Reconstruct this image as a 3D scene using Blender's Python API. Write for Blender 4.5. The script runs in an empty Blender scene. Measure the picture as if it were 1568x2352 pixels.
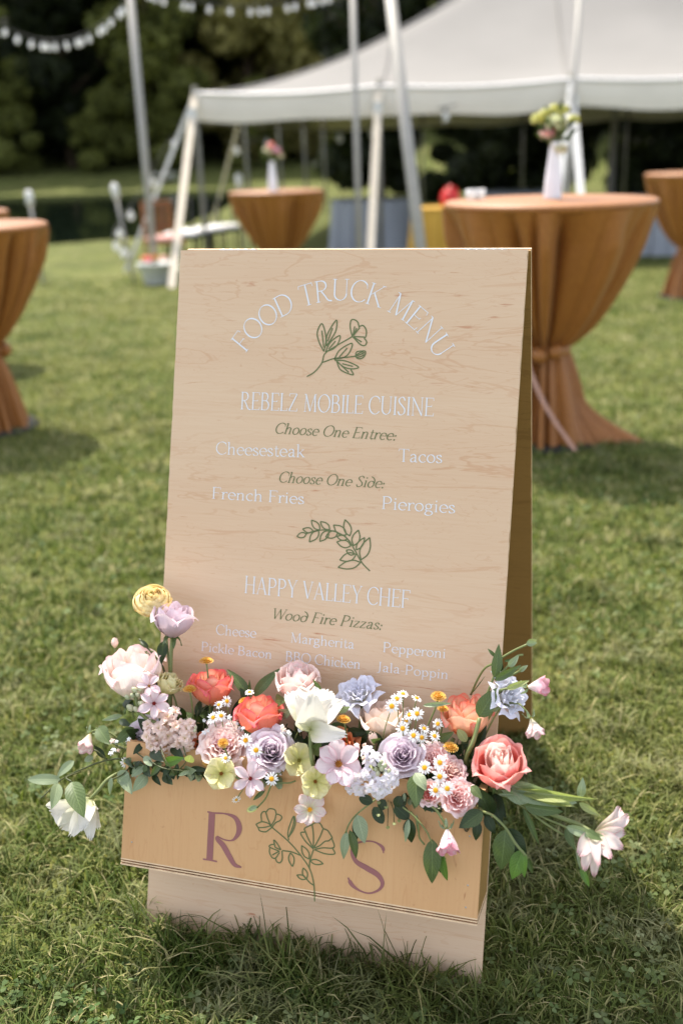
import bpy, math, random
import numpy as np
from mathutils import Vector, Matrix

random.seed(7)
rng = np.random.default_rng(11)
sc = bpy.context.scene
col = sc.collection
R = math.radians

# ---------------------------------------------------------------- camera
PITCH, ROLL, CAM_H, FOC = 0.3456819837, -0.0313790805, 1.32825044, 2350.0
cp_, sp_ = math.cos(PITCH), math.sin(PITCH)
FW = Vector((0, cp_, -sp_)); _r = Vector((1, 0, 0)); _u = Vector((0, sp_, cp_))
RT = math.cos(ROLL) * _r + math.sin(ROLL) * _u
UP = -math.sin(ROLL) * _r + math.cos(ROLL) * _u
CAM = Vector((0, 0, CAM_H))
cd = bpy.data.cameras.new('camera'); cam = bpy.data.objects.new('camera', cd); col.objects.link(cam)
M = Matrix.Identity(4)
for i in range(3):
    M[i][0] = RT[i]; M[i][1] = UP[i]; M[i][2] = -FW[i]; M[i][3] = CAM[i]
cam.matrix_world = M
cd.sensor_fit = 'VERTICAL'; cd.sensor_height = 36; cd.sensor_width = 24; cd.lens = 36 * FOC / 2352
cd.clip_start = .05; cd.clip_end = 600
cd.dof.use_dof = True; cd.dof.focus_distance = 1.68; cd.dof.aperture_fstop = 2.1
sc.camera = cam

# ---------------------------------------------------------------- sky, sun, exposure
SUNV = Vector((-.26, .52, 1)).normalized()
SUN_EL = math.asin(SUNV.z)
w = bpy.data.worlds.new('World'); sc.world = w; w.use_nodes = True
nt = w.node_tree; nt.nodes.clear()
sky = nt.nodes.new('ShaderNodeTexSky'); sky.sky_type = 'NISHITA'; sky.sun_disc = False
sky.sun_elevation = SUN_EL; sky.sun_rotation = math.atan2(SUNV.x, SUNV.y)
sky.air_density = 0.55; sky.dust_density = 1.3; sky.ozone_density = 0.2
bg = nt.nodes.new('ShaderNodeBackground'); bg.inputs[1].default_value = 0.15
wo = nt.nodes.new('ShaderNodeOutputWorld')
hs = nt.nodes.new('ShaderNodeHueSaturation'); hs.inputs['Saturation'].default_value = .42      # sky desaturated so the light in the shade is more neutral
nt.links.new(sky.outputs[0], hs.inputs['Color']); nt.links.new(hs.outputs[0], bg.inputs[0]); nt.links.new(bg.outputs[0], wo.inputs[0])
sd = bpy.data.lights.new('sun', 'SUN'); sd.energy = 2.0; sd.angle = R(.55); sd.color = (1, .93, .82)
so = bpy.data.objects.new('sun', sd); col.objects.link(so)
so.rotation_euler = SUNV.to_track_quat('Z', 'Y').to_euler()
sc.view_settings.view_transform = 'Standard'; sc.view_settings.look = 'None'
sc.view_settings.gamma = 1; sc.view_settings.exposure = 1.92
sc.cycles.max_bounces = 8; sc.cycles.transparent_max_bounces = 8
sc.cycles.use_denoising = True

# ---------------------------------------------------------------- picking points: pixels of a 1568 px wide view of the photo
def ray(x, y): return FW + RT * ((x - 784) / FOC) - UP * ((y - 1176) / FOC)
def at(x, y, Z): return CAM + ray(x, y) * Z
def on_z(x, y, z): d = ray(x, y); return CAM + d * ((z - CAM_H) / d.z)
def zoomer(x0, y0, s): return lambda x, y: ((x0 + x / s) / 1.33929, (y0 + y / s) / 1.33929)
z3 = zoomer(500, 740, 1.3067); z4 = zoomer(500, 1180, 1.3067); z5 = zoomer(500, 1560, 1.3067)
z6 = zoomer(100, 1760, 2.24); z7 = zoomer(700, 2000, 2.24); z8 = zoomer(1300, 1900, 2.24)
zb = zoomer(350, 2340, 2.0907); zs = zoomer(950, 2380, 2.4123); zl = zoomer(0, 2400, 2.24)

YAW, LEAN = -0.2866043, 0.3201064
BX = Vector((math.cos(YAW), math.sin(YAW), 0)); BN = Vector((-math.sin(YAW), math.cos(YAW), 0))
BC = Vector((-0.0864407, 1.4157013, 0)); BW, BH = .61, 1.22
BV = BN * math.sin(LEAN) + Vector((0, 0, math.cos(LEAN)))
BO = -BN * math.cos(LEAN) + Vector((0, 0, math.sin(LEAN)))
def frame(o, x, y, z):
    m = Matrix.Identity(4)
    for i in range(3): m[i][0] = x[i]; m[i][1] = y[i]; m[i][2] = z[i]; m[i][3] = o[i]
    return m
BF = frame(BC, BX, BV, BO)              # front board: local x across, y up the board, z out of its face
def bpt(u, v, ww=0): return BC + BX * u + BV * v + BO * ww
def on_b(x, y, ww=0):
    d = ray(x, y); o = bpt(0, 0, ww); t = (o - CAM).dot(BO) / d.dot(BO); return CAM + d * t
def uv_b(x, y, ww=0):
    p = on_b(x, y, ww) - BC; return p.dot(BX), p.dot(BV)
def depth(p): return (p - CAM).dot(FW)
def on_n(x, y, n):                       # n metres in front of the vertical plane through the sign's foot... used for hanging things
    return on_b(x, y, n)

# ---------------------------------------------------------------- objects
def tag(o, label=None, cat=None, group=None, kind=None):
    if label: o['label'] = label
    if cat: o['category'] = cat
    if group: o['group'] = group
    if kind: o['kind'] = kind
    return o
def thing(name, loc, label, cat, group=None):
    o = bpy.data.objects.new(name, None); o.empty_display_size = .02; col.objects.link(o); o.location = loc
    return tag(o, label, cat, group)
def mesh(name, v, f, uv=None, smooth=True):
    me = bpy.data.meshes.new(name)
    me.from_pydata([tuple(p) for p in v], [], f)
    if smooth: me.polygons.foreach_set('use_smooth', [True] * len(me.polygons))
    if uv is not None:
        l = me.uv_layers.new(name='UVMap'); idx = [0] * len(me.loops); me.loops.foreach_get('vertex_index', idx)
        ua = np.array(uv, dtype=np.float32)[idx]; l.data.foreach_set('uv', ua.ravel())
    return me
def obj(name, me, mat=None, parent=None, m=None):
    o = bpy.data.objects.new(name, me); col.objects.link(o)
    if mat is not None:
        if len(me.materials) == 0: me.materials.append(None)
        if me.users == 1 and me.materials[0] is None: me.materials[0] = mat
        elif me.materials[0] is not mat:
            o.material_slots[0].link = 'OBJECT'; o.material_slots[0].material = mat
    if parent is not None: o.parent = parent
    if m is not None: o.matrix_local = m if isinstance(m, Matrix) else Matrix.Translation(m)
    return o
class MB:
    def __init__(s): s.v = []; s.f = []
    def add(s, v, f):
        n = len(s.v); s.v += [tuple(p) for p in v]; s.f += [tuple(i + n for i in q) for q in f]; return s
    def box(s, a, b, m=None):
        v = [Vector((x, y, z)) for x in (a[0], b[0]) for y in (a[1], b[1]) for z in (a[2], b[2])]
        if m: v = [m @ p for p in v]
        return s.add(v, [(0, 1, 3, 2), (4, 6, 7, 5), (0, 4, 5, 1), (2, 3, 7, 6), (0, 2, 6, 4), (1, 5, 7, 3)])
    def tube(s, pts, rad, n=7, caps=True):
        pts = [Vector(p) for p in pts]; k = len(pts)
        rr = rad if isinstance(rad, (list, tuple)) else [rad] * k
        v = []; f = []; prev = None
        for i, p in enumerate(pts):
            t = (pts[min(i + 1, k - 1)] - pts[max(i - 1, 0)]).normalized()
            a = prev if prev else (Vector((0, 0, 1)) if abs(t.z) < .9 else Vector((1, 0, 0)))
            x = (a - t * a.dot(t)).normalized(); prev = x; y = t.cross(x)
            for j in range(n):
                an = 2 * math.pi * j / n; v.append(p + (x * math.cos(an) + y * math.sin(an)) * rr[i])
        for i in range(k - 1):
            for j in range(n): f.append((i * n + j, i * n + (j + 1) % n, (i + 1) * n + (j + 1) % n, (i + 1) * n + j))
        if caps: f.append(tuple(range(n))[::-1]); f.append(tuple(range((k - 1) * n, k * n)))
        return s.add(v, f)
    def lathe(s, prof, n=24, m=None):
        v = []; f = []
        for r, z in prof:
            for j in range(n):
                a = 2 * math.pi * j / n; v.append(Vector((r * math.cos(a), r * math.sin(a), z)))
        if m: v = [m @ p for p in v]
        for i in range(len(prof) - 1):
            for j in range(n): f.append((i * n + j, i * n + (j + 1) % n, (i + 1) * n + (j + 1) % n, (i + 1) * n + j))
        if prof[-1][0] > 1e-6: f.append(tuple(range((len(prof) - 1) * n, len(prof) * n)))
        if prof[0][0] > 1e-6: f.append(tuple(range(n))[::-1])
        return s.add(v, f)
    def me(s, name, smooth=True): return mesh(name, s.v, s.f, smooth=smooth)
def spline(pts, k=6):
    pts = [Vector(p) for p in pts]
    if len(pts) < 3: return pts
    P = [pts[0] * 2 - pts[1]] + pts + [pts[-1] * 2 - pts[-2]]; out = []
    for i in range(1, len(P) - 2):
        a, b, c, d = P[i - 1:i + 3]
        for j in range(k):
            t = j / k
            out.append(.5 * ((2 * b) + (c - a) * t + (2 * a - 5 * b + 4 * c - d) * t * t + (3 * b - a - 3 * c + d) * t ** 3))
    out.append(pts[-1]); return out

# ---------------------------------------------------------------- materials
def C(r, g, b, k=1.0):
    f = lambda c: (c / 255 / 12.92 if c / 255 <= .04045 else ((c / 255 + .055) / 1.055) ** 2.4) * k
    return (f(r), f(g), f(b), 1)
class Mat:
    def __init__(s, name, rough=.6, spec=.3):
        s.m = bpy.data.materials.new(name); s.m.use_nodes = True; s.t = s.m.node_tree; s.n = s.t.nodes
        s.b = s.n['Principled BSDF']; s.out = s.n['Material Output']
        s.b.inputs['Roughness'].default_value = rough; s.b.inputs['Specular IOR Level'].default_value = spec
    def node(s, typ, **kw):
        n = s.n.new(typ)
        for k, v in kw.items(): setattr(n, k, v)
        return n
    def l(s, a, b): s.t.links.new(a, b)
    def coord(s, kind='Object', scale=(1, 1, 1)):
        c = s.node('ShaderNodeTexCoord'); m = s.node('ShaderNodeMapping'); s.l(c.outputs[kind], m.inputs[0]); m.inputs['Scale'].default_value = scale
        return m.outputs[0]
    def noise(s, vec, scale=5, detail=3, dist=0, rough=.5):
        n = s.node('ShaderNodeTexNoise'); n.inputs['Scale'].default_value = scale; n.inputs['Detail'].default_value = detail
        n.inputs['Distortion'].default_value = dist; n.inputs['Roughness'].default_value = rough
        if vec is not None: s.l(vec, n.inputs['Vector'])
        return n.outputs['Fac']
    def ramp(s, fac, stops, interp='LINEAR'):
        r = s.node('ShaderNodeValToRGB'); r.color_ramp.interpolation = interp; e = r.color_ramp.elements
        while len(e) < len(stops): e.new(.5)
        for x, (p, c) in zip(e, stops): x.position = p; x.color = c if isinstance(c, tuple) else (c, c, c, 1)
        s.l(fac, r.inputs[0]); return r.outputs[0]
    def mix(s, fac, a, b, mode='MIX'):
        m = s.node('ShaderNodeMix', data_type='RGBA', blend_type=mode)
        for sock, val in ((m.inputs[0], fac), (m.inputs[6], a), (m.inputs[7], b)):
            if hasattr(val, 'links'): s.l(val, sock)
            else: sock.default_value = val
        return m.outputs[2]
    def math(s, op, a, b=0):
        m = s.node('ShaderNodeMath', operation=op)
        for i, val in ((0, a), (1, b)):
            if hasattr(val, 'links'): s.l(val, m.inputs[i])
            else: m.inputs[i].default_value = val
        return m.outputs[0]
    def color(s, c):
        if hasattr(c, 'links'): s.l(c, s.b.inputs['Base Color'])
        else: s.b.inputs['Base Color'].default_value = c
        s.c = c; return s
    def bump(s, h, strength=.3, dist=.002):
        b = s.node('ShaderNodeBump'); b.inputs['Strength'].default_value = strength; b.inputs['Distance'].default_value = dist
        s.l(h, b.inputs['Height']); s.l(b.outputs[0], s.b.inputs['Normal']); return s
    def thin(s, k=.35, tint=None):        # petals and leaves let some light through
        t = s.node('ShaderNodeBsdfTranslucent'); x = s.node('ShaderNodeMixShader'); x.inputs[0].default_value = k
        c = s.c
        if tint: c = s.mix(1.0, c, tint, 'MULTIPLY')
        if hasattr(c, 'links'): s.l(c, t.inputs[0])
        else: t.inputs[0].default_value = c
        s.l(s.b.outputs[0], x.inputs[1]); s.l(t.outputs[0], x.inputs[2]); s.l(x.outputs[0], s.out.inputs[0]); return s
def plain(name, c, rough=.6, spec=.3, metal=0, var=.12, scale=20):
    m = Mat(name, rough, spec); m.b.inputs['Metallic'].default_value = metal
    f = m.noise(m.coord(), scale, 3)
    d = tuple(x * (1 - var) for x in c[:3]) + (1,); l = tuple(min(1, x * (1 + var)) for x in c[:3]) + (1,)
    m.color(m.ramp(f, [(.3, d), (.7, l)])); return m.m
def wood(name, base, dark, fleck, along=(1, 0), tint=1.0):
    # along (1,0): grain runs across the board; (0,1): up the board
    m = Mat(name, .55, .28); s = (1, 7, 7) if along[0] else (7, 1, 7)
    v = m.coord('Object', s)
    big = m.noise(v, 1.5, 5, 1.1, .55)
    rings = m.math('SINE', m.math('MULTIPLY', big, 40.0))
    line = m.ramp(rings, [(.0, 0.0), (.93, 0.0), (1.0, 1.0)])
    rings2 = m.math('SINE', m.math('MULTIPLY', m.noise(v, 2.6, 4, 1.6, .5), 74.0)); line = m.math('MAXIMUM', line, m.math('MULTIPLY', m.ramp(rings2, [(.0, 0.0), (.95, 0.0), (1.0, 1.0)]), .7))
    soft = m.noise(m.coord('Object', s), 1.3, 2, .3)
    fs = (9, 260, 9) if along[0] else (260, 9, 9)
    fine = m.noise(m.coord('Object', fs), 1.0, 4)
    c = m.mix(m.ramp(soft, [(.35, 0.0), (.65, 1.0)]), base, tuple(b * .86 + d * .14 for b, d in zip(base, dark)))
    c = m.mix(m.math('MULTIPLY', m.ramp(fine, [(.3, 1.0), (.6, 0.0)]), .13), c, dark)
    c = m.mix(m.math('MULTIPLY', line, m.math('MULTIPLY', m.ramp(soft, [(.3, .25), (.7, 1.0)]), .48)), c, dark)
    kf = (3, 26, 5) if along[0] else (26, 3, 5)
    k = m.noise(m.coord('Object', kf), 2.2, 4, 1.2, .6)
    c = m.mix(m.math('MULTIPLY', m.ramp(k, [(.66, 0.0), (.76, 1.0)]), .7), c, fleck)
    pores = m.noise(m.coord('Object', (40, 40, 40)), 2.0, 2)
    c = m.mix(m.math('MULTIPLY', m.ramp(pores, [(.72, 0.0), (.77, 1.0)]), .25), c, fleck)
    m.color(c); m.bump(fine, .12, .001); return m.m

def petal_mat(name, base, mid, tip, edge=None, trans=.30, veins=.15, rough=.5):
    m = Mat(name, rough, .25)
    uv = m.node('ShaderNodeTexCoord').outputs['UV']; sep = m.node('ShaderNodeSeparateXYZ'); m.l(uv, sep.inputs[0])
    n = m.noise(m.coord('Object', (6, 6, 6)), 1.0, 3)
    t = m.math('ADD', sep.outputs[1], m.math('MULTIPLY', m.math('SUBTRACT', n, .5), .28))
    c = m.ramp(t, [(.05, base), (.5, mid), (.97, tip)])
    mp = m.node('ShaderNodeMapping'); mp.inputs['Scale'].default_value = (26, 1.2, 1); m.l(uv, mp.inputs[0])
    ve = m.noise(mp.outputs[0], 1.0, 3, .3)
    dk = tuple(x * .78 for x in mid[:3]) + (1,)
    c = m.mix(m.math('MULTIPLY', m.ramp(ve, [(.5, 0.0), (.68, 1.0)]), veins * 2.2), c, dk)
    if edge:
        ax = m.math('ABSOLUTE', m.math('SUBTRACT', sep.outputs[0], .5))
        e = m.math('MAXIMUM', m.math('MULTIPLY', ax, 2.0), m.math('MULTIPLY', sep.outputs[1], 1.0))
        c = m.mix(m.ramp(e, [(.86, 0.0), (.99, 1.0)]), c, edge)
    m.color(c); m.bump(m.math('ADD', ve, m.noise(m.coord('Object', (3.2, 3.2, 3.2)), 1.0, 2)), .16, .03); m.thin(trans); return m.m
def leaf_mat(name, c, c2, trans=.28, rough=.42):
    m = Mat(name, rough, .4)
    uv = m.node('ShaderNodeTexCoord').outputs['UV']; sep = m.node('ShaderNodeSeparateXYZ'); m.l(uv, sep.inputs[0])
    ax = m.math('ABSOLUTE', m.math('SUBTRACT', sep.outputs[0], .5))
    mid = m.ramp(ax, [(.0, 1.0), (.035, 0.0)])
    vv = m.math('SINE', m.math('MULTIPLY', m.math('SUBTRACT', sep.outputs[1], m.math('MULTIPLY', ax, .55)), 58.0))
    side = m.ramp(vv, [(.93, 0.0), (1.0, .6)])
    n = m.noise(m.coord('Object', (1, 1, 1)), 45, 3)
    k = m.ramp(n, [(.3, c), (.7, c2)])
    pale = tuple(min(1, x * 1.7 + .02) for x in c2[:3]) + (1,)
    k = m.mix(m.math('MULTIPLY', m.math('MAXIMUM', mid, side), .55), k, pale)
    m.color(k); m.bump(vv, .15, .0008); m.thin(trans, (1.0, 1.1, .6, 1)); return m.m

MW = wood('birch_face', C(214, 185, 154), C(192, 142, 104), C(172, 96, 54), (1, 0))
MWB = wood('birch_box_face', C(208, 163, 116), C(190, 136, 88), C(156, 94, 56), (0, 1))
MWI = wood('birch_inner_shaded', C(150, 116, 66), C(112, 82, 44), C(120, 80, 48), (1, 0))  # same birch, with the shade between the panels put into its colour
M_ply_l = plain('ply_light', C(222, 192, 156), .7, .2, var=.12, scale=60)
M_ply_d = plain('ply_dark', C(120, 78, 44), .8, .1, var=.5, scale=40)
M_white = plain('white_vinyl', C(222, 224, 228), .4, .2, var=.02)
M_green = plain('olive_vinyl', C(98, 108, 66), .4, .3, var=.04)
M_mauve = plain('mauve_vinyl', C(148, 96, 94), .45, .3, var=.04)
M_steel = plain('galvanised_steel', C(190, 190, 186), .42, .5, metal=.55, var=.12)
M_latch = plain('latch_steel', C(120, 110, 95), .3, .6, metal=.9)
M_alu = plain('aluminium_pole', C(158, 154, 146), .55, .35, metal=.12, var=.06)
M_leg = plain('dark_aluminium_pole', C(122, 120, 110), .6, .2, metal=.1, var=.15)  # darker, greyer aluminium for the tent legs
M_web = plain('cream_webbing', C(212, 200, 180), .8, .2)
M_webw = plain('white_webbing', C(214, 212, 206), .8, .2)
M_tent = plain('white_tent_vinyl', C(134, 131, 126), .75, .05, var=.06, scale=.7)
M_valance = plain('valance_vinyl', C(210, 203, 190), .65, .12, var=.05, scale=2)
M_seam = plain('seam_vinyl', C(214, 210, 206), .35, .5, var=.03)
M_cloth = Mat('rust_satin', .5, .45)
M_cloth.color(M_cloth.ramp(M_cloth.noise(M_cloth.coord(), 60, 3), [(.3, C(138, 86, 34)), (.7, C(152, 98, 42))])); M_cloth.b.inputs['Sheen Weight'].default_value = .05; M_cloth = M_cloth.m
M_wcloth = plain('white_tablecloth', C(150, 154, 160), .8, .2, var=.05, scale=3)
M_ycloth = plain('yellow_tablecloth', C(186, 146, 64), .8, .2, var=.08, scale=3)
M_ribbon = plain('pale_ribbon', C(178, 140, 122), .5, .3)
M_ceramic = plain('white_ceramic', C(226, 226, 228), .3, .5, var=.03)
M_red = plain('red_plastic', C(200, 40, 34), .35, .5)
M_bwood = plain('brown_wood', C(150, 96, 58), .5, .3, var=.2)
M_dark = plain('black_metal', C(36, 34, 32), .5, .3)
M_cush = plain('white_cushion', C(224, 222, 218), .8, .2)
M_pcush = plain('pink_cushion', C(222, 170, 158), .8, .2)
M_tub = plain('blue_grey_tub', C(198, 202, 200), .45, .4, metal=.1, var=.1)
M_cable = plain('black_cable', C(40, 42, 38), .6, .2)
M_bark = plain('bark', C(74, 62, 48), .9, .1, var=.4, scale=6)
M_soil = plain('floral_foam', C(34, 42, 24), .95, .05, var=.5, scale=60)
m = Mat('bulb_glass', .08, .8); m.color((.86, .86, .84, 1)); m.b.inputs['Transmission Weight'].default_value = .45
m.b.inputs['Coat Weight'].default_value = 1; m.thin(.25); M_bulb = m.m
M_stem = leaf_mat('stem_green', C(112, 122, 72), C(132, 140, 88), .1)
M_stemd = leaf_mat('stem_dark', C(66, 74, 40), C(84, 88, 48), .1)
L_dark = leaf_mat('leaf_dark', C(36, 50, 26), C(54, 70, 36))
L_mid = leaf_mat('leaf_mid', C(74, 92, 52), C(98, 114, 68))
L_sage = leaf_mat('leaf_sage', C(126, 142, 108), C(154, 166, 134))
L_lime = leaf_mat('leaf_lime', C(140, 150, 90), C(176, 182, 124), .4)
L_bright = leaf_mat('leaf_bright', C(82, 116, 46), C(112, 146, 66), .4)

P_yel = petal_mat('yellow_ranunculus', C(216, 168, 78), C(238, 206, 126), C(251, 234, 180), trans=.3)
P_lav = petal_mat('lavender_petal', C(214, 192, 204), C(236, 220, 230), C(246, 235, 241))
P_lav2 = petal_mat('dusky_lavender_petal', C(190, 166, 172), C(214, 192, 202), C(226, 208, 216))
P_blush = petal_mat('blush_petal', C(230, 226, 198), C(246, 232, 226), C(250, 240, 236), edge=C(240, 208, 208))
P_pink = petal_mat('pink_petal', C(248, 204, 188), C(249, 214, 205), C(252, 232, 224))
P_pinks = petal_mat('spray_pink_petal', C(244, 170, 160), C(250, 206, 202), C(253, 230, 228))
P_coral = petal_mat('coral_petal', C(246, 176, 120), C(241, 140, 108), C(244, 150, 136), edge=C(238, 108, 118))
P_coral2 = petal_mat('coral_pink_petal', C(232, 96, 76), C(240, 138, 126), C(247, 186, 178), edge=C(248, 180, 170))
P_peach = petal_mat('peach_petal', C(244, 172, 110), C(248, 192, 152), C(251, 212, 186), edge=C(242, 136, 116))
P_orange = petal_mat('orange_petal', C(232, 120, 62), C(238, 132, 84), C(244, 160, 112))
P_white = petal_mat('white_petal', C(210, 212, 166), C(228, 224, 212), C(234, 230, 222), trans=.3, veins=.12)
P_whitep = petal_mat('pink_tinged_white_petal', C(214, 212, 172), C(232, 221, 214), C(234, 214, 210), edge=C(224, 176, 180), trans=.36)
P_cream = petal_mat('cream_petal', C(222, 216, 180), C(240, 222, 202), C(246, 226, 214))
P_blue = petal_mat('blue_petal', C(246, 244, 230), C(240, 238, 240), C(226, 226, 240))
P_lemon = petal_mat('lemon_petal', C(206, 204, 120), C(234, 226, 164), C(240, 234, 190), veins=.2)
P_anem = petal_mat('pinkish_anemone_petal', C(220, 190, 196), C(240, 220, 224), C(246, 230, 232), edge=C(222, 172, 184), veins=.2)
P_stockp = petal_mat('peach_stock_petal', C(240, 220, 180), C(248, 222, 208), C(252, 230, 220))
P_stockl = petal_mat('lilac_stock_petal', C(246, 244, 234), C(246, 240, 242), C(240, 234, 242))
P_hang = petal_mat('candy_pink_petal', C(240, 226, 220), C(244, 218, 222), C(232, 160, 176))
P_daisy = petal_mat('daisy_petal', C(240, 240, 230), C(246, 246, 244), C(248, 248, 248), trans=.25, veins=.04)
M_yc = plain('yellow_disc', C(222, 164, 48), .8, .1, var=.25, scale=900)
M_mum = petal_mat('button_petal', C(206, 140, 40), C(232, 184, 84), C(240, 206, 120), trans=.2)
M_brc = plain('brown_stamens', C(150, 100, 44), .8, .1, var=.4, scale=900)
M_redc = plain('dark_red_stamens', C(130, 44, 40), .8, .1, var=.4, scale=900)
M_gnc = plain('green_stamens', C(140, 130, 60), .8, .1, var=.4, scale=900)

# ================================================================ THE SETTING
def sstep(a, b, x):
    t = np.clip((x - a) / (b - a), 0, 1); return t * t * (3 - 2 * t)
WATER = -.46
shore_px = [(-250, 592), (0, 574), (80, 565), (330, 545), (430, 518), (520, 480), (570, 452), (600, 440)]
shore = [on_z(x, y, WATER + .03) for x, y in shore_px]
SX = [p.x for p in shore]; SY = [p.y for p in shore]
_o = np.argsort(SX); SX = np.array(SX)[_o]; SY = np.array(SY)[_o]
FAR_SHORE = on_z(300, 441, WATER).y
def G(x, y):
    x = np.asarray(x, float); y = np.asarray(y, float)
    base = -.022 * np.clip(y - 4.2, 0, 9) - .008 * np.clip(y - 13.2, 0, 12) + .012 * np.sin(x * 1.3 + y * .7) * sstep(3, 8, y)
    ys = np.interp(x, SX, SY, left=SY[0], right=60)
    near = sstep(0, 3.0, y - ys)                               # past the near shoreline
    z = base * (1 - near) + near * (-1.2)
    ze = np.where(y < ys, base + (WATER + .03 - base) * sstep(-6, 0, y - ys), z)
    inp = (y >= ys)
    z = np.where(inp, WATER + .03 - 1.0 * sstep(0, 2.5, y - ys), ze)
    far = y - FAR_SHORE
    bank = WATER + .02 + .95 * sstep(0, 14, far) + .22 * np.clip(far - 18, 0, 80) * .9
    z = np.where(far > -2, np.maximum(z, np.where(far < 0, WATER - .3 + .16 * (far + 2), bank)), z)
    zr = sstep(2, 6, x - np.interp(y, [30, 60], [-1.5, -1.5]))
    bank2 = base + .2 * np.clip(y - 42, 0, 80)
    z = np.where(x > 2, z * (1 - zr) + np.maximum(bank2, -.4) * zr, z)
    return z
ys_ = np.concatenate([np.linspace(-8, .6, 14), np.linspace(.8, 14, 90), np.linspace(14.2, 60, 130), np.linspace(61, 400, 60)])
xs_ = np.concatenate([np.linspace(-250, -41, 20), np.linspace(-40, -10.4, 60), np.linspace(-10, 10, 110), np.linspace(10.5, 40, 50), np.linspace(42, 250, 20)])
X, Y = np.meshgrid(xs_, ys_); Z = G(X, Y)
nx, ny = len(xs_), len(ys_)
v = np.stack([X.ravel(), Y.ravel(), Z.ravel()], 1)
fi = np.array([(j * nx + i, j * nx + i + 1, (j + 1) * nx + i + 1, (j + 1) * nx + i) for j in range(ny - 1) for i in range(nx - 1)])
m = Mat('lawn_ground', .9, .1)
co = m.coord('Object')
n1 = m.noise(co, 2.2, 5); n2 = m.noise(co, .5, 3); n3 = m.noise(co, 60, 3)
c = m.ramp(n1, [(.25, C(56, 68, 28)), (.5, C(94, 102, 48)), (.75, C(128, 126, 76))])
c = m.mix(m.ramp(n2, [(.35, 0.0), (.7, .5)]), c, C(94, 94, 54))
c = m.mix(m.ramp(n3, [(.35, .45), (.6, 0.0)]), c, C(40, 48, 20)); n5 = m.noise(co, 5.5, 4); c = m.mix(m.ramp(n5, [(.55, 0.0), (.7, .6)]), c, C(142, 134, 98)); n6 = m.noise(co, 3.1, 3); c = m.mix(m.ramp(n6, [(.58, 0.0), (.72, .6)]), c, C(44, 56, 20))
m.color(c); m.bump(n3, .8, .02); M_ground = m.m
lawn = obj('lawn', mesh('lawn', v.tolist(), fi.tolist()), M_ground); tag(lawn, kind='structure')

m = Mat('pond_water', .04, .5); m.color((.006, .01, .006, 1)); m.bump(m.noise(m.coord('Object', (1, .35, 1)), 3, 3), .12, .02); M_water = m.m
wb = MB(); wb.add([(-120, SY.min() - 3, WATER), (6, SY.min() - 3, WATER), (6, FAR_SHORE + 1.5, WATER), (-120, FAR_SHORE + 1.5, WATER)], [(0, 1, 2, 3)])
tag(obj('pond_water', wb.me('pond_water'), M_water), kind='structure')

# grass blades
def grass_mesh(name, x, y, hgt, wid, lean, mat):
    n = len(x); a = rng.uniform(0, 2 * np.pi, n); dx, dy = np.cos(a), np.sin(a)
    z0 = G(x, y) - .004
    b = a + rng.uniform(-.6, .6, n) + np.pi / 2; wx, wy = np.cos(b) * wid / 2, np.sin(b) * wid / 2
    V = np.zeros((n, 7, 3), np.float32)
    for k, (t, wv) in enumerate(((0, 1), (.4, .9), (.75, .55))):
        h = hgt * t * (1 - .18 * lean * t); d = hgt * lean * t ** 1.8
        for s, sg in ((0, 1), (1, -1)):
            V[:, k * 2 + s, 0] = x + dx * d + sg * wx * wv; V[:, k * 2 + s, 1] = y + dy * d + sg * wy * wv; V[:, k * 2 + s, 2] = z0 + h
    V[:, 6, 0] = x + dx * hgt * lean; V[:, 6, 1] = y + dy * hgt * lean; V[:, 6, 2] = z0 + hgt * (1 - .3 * lean)
    base = (np.arange(n) * 7)[:, None]
    loops = np.concatenate([base + np.array([[0, 1, 3, 2, 2, 3, 5, 4, 4, 5, 6]])], 1).ravel()
    me = bpy.data.meshes.new(name); me.vertices.add(n * 7); me.vertices.foreach_set('co', V.ravel())
    me.loops.add(n * 11); me.loops.foreach_set('vertex_index', loops.astype(np.int32))
    st = (np.arange(n) * 11)[:, None] + np.array([[0, 4, 8]]); me.polygons.add(n * 3)
    me.polygons.foreach_set('loop_start', st.ravel().astype(np.int32))
    me.polygons.foreach_set('use_smooth', np.ones(n * 3, bool))
    me.update(calc_edges=True); me.materials.append(mat)
    o = bpy.data.objects.new(name, me); col.objects.link(o); return o
def grass_mat(name, stops, trans=.35):
    m = Mat(name, .6, .12); g = m.node('ShaderNodeNewGeometry')
    c = m.ramp(g.outputs['Random Per Island'], stops)
    n = m.noise(m.coord('Object'), 1.6, 3)
    c = m.mix(m.ramp(n, [(.45, 0.0), (.75, .34)]), c, C(104, 108, 62))
    n2 = m.noise(m.coord('Object'), .55, 3); c = m.mix(m.ramp(n2, [(.45, 0.0), (.68, .42)]), c, C(146, 138, 88))
    n3 = m.noise(m.coord('Object'), 4.5, 3); c = m.mix(m.ramp(n3, [(.54, 0.0), (.68, .7)]), c, C(42, 56, 20)); n4 = m.noise(m.coord('Object'), 7.5, 3); c = m.mix(m.ramp(n4, [(.52, 0.0), (.68, .45)]), c, C(160, 156, 122))
    m.color(c); m.thin(trans, (1, 1.02, .55, 1)); return m.m
M_grass = grass_mat('grass_blade', [(0, C(46, 58, 20)), (.3, C(74, 94, 38)), (.7, C(108, 122, 62)), (.9, C(150, 148, 96)), (1, C(190, 178, 134))])
N = 260000; a0, a1 = .75, 13.5
yy = a0 * (a1 / a0) ** rng.random(N); xx = rng.uniform(-1, 1, N) * (.5 * yy + .45)
clump = .6 + .8 * (np.sin(xx * 19 + 3 * np.sin(yy * 13)) * np.sin(yy * 21 + 2 * np.sin(xx * 11)) * .5 + .5)
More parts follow.
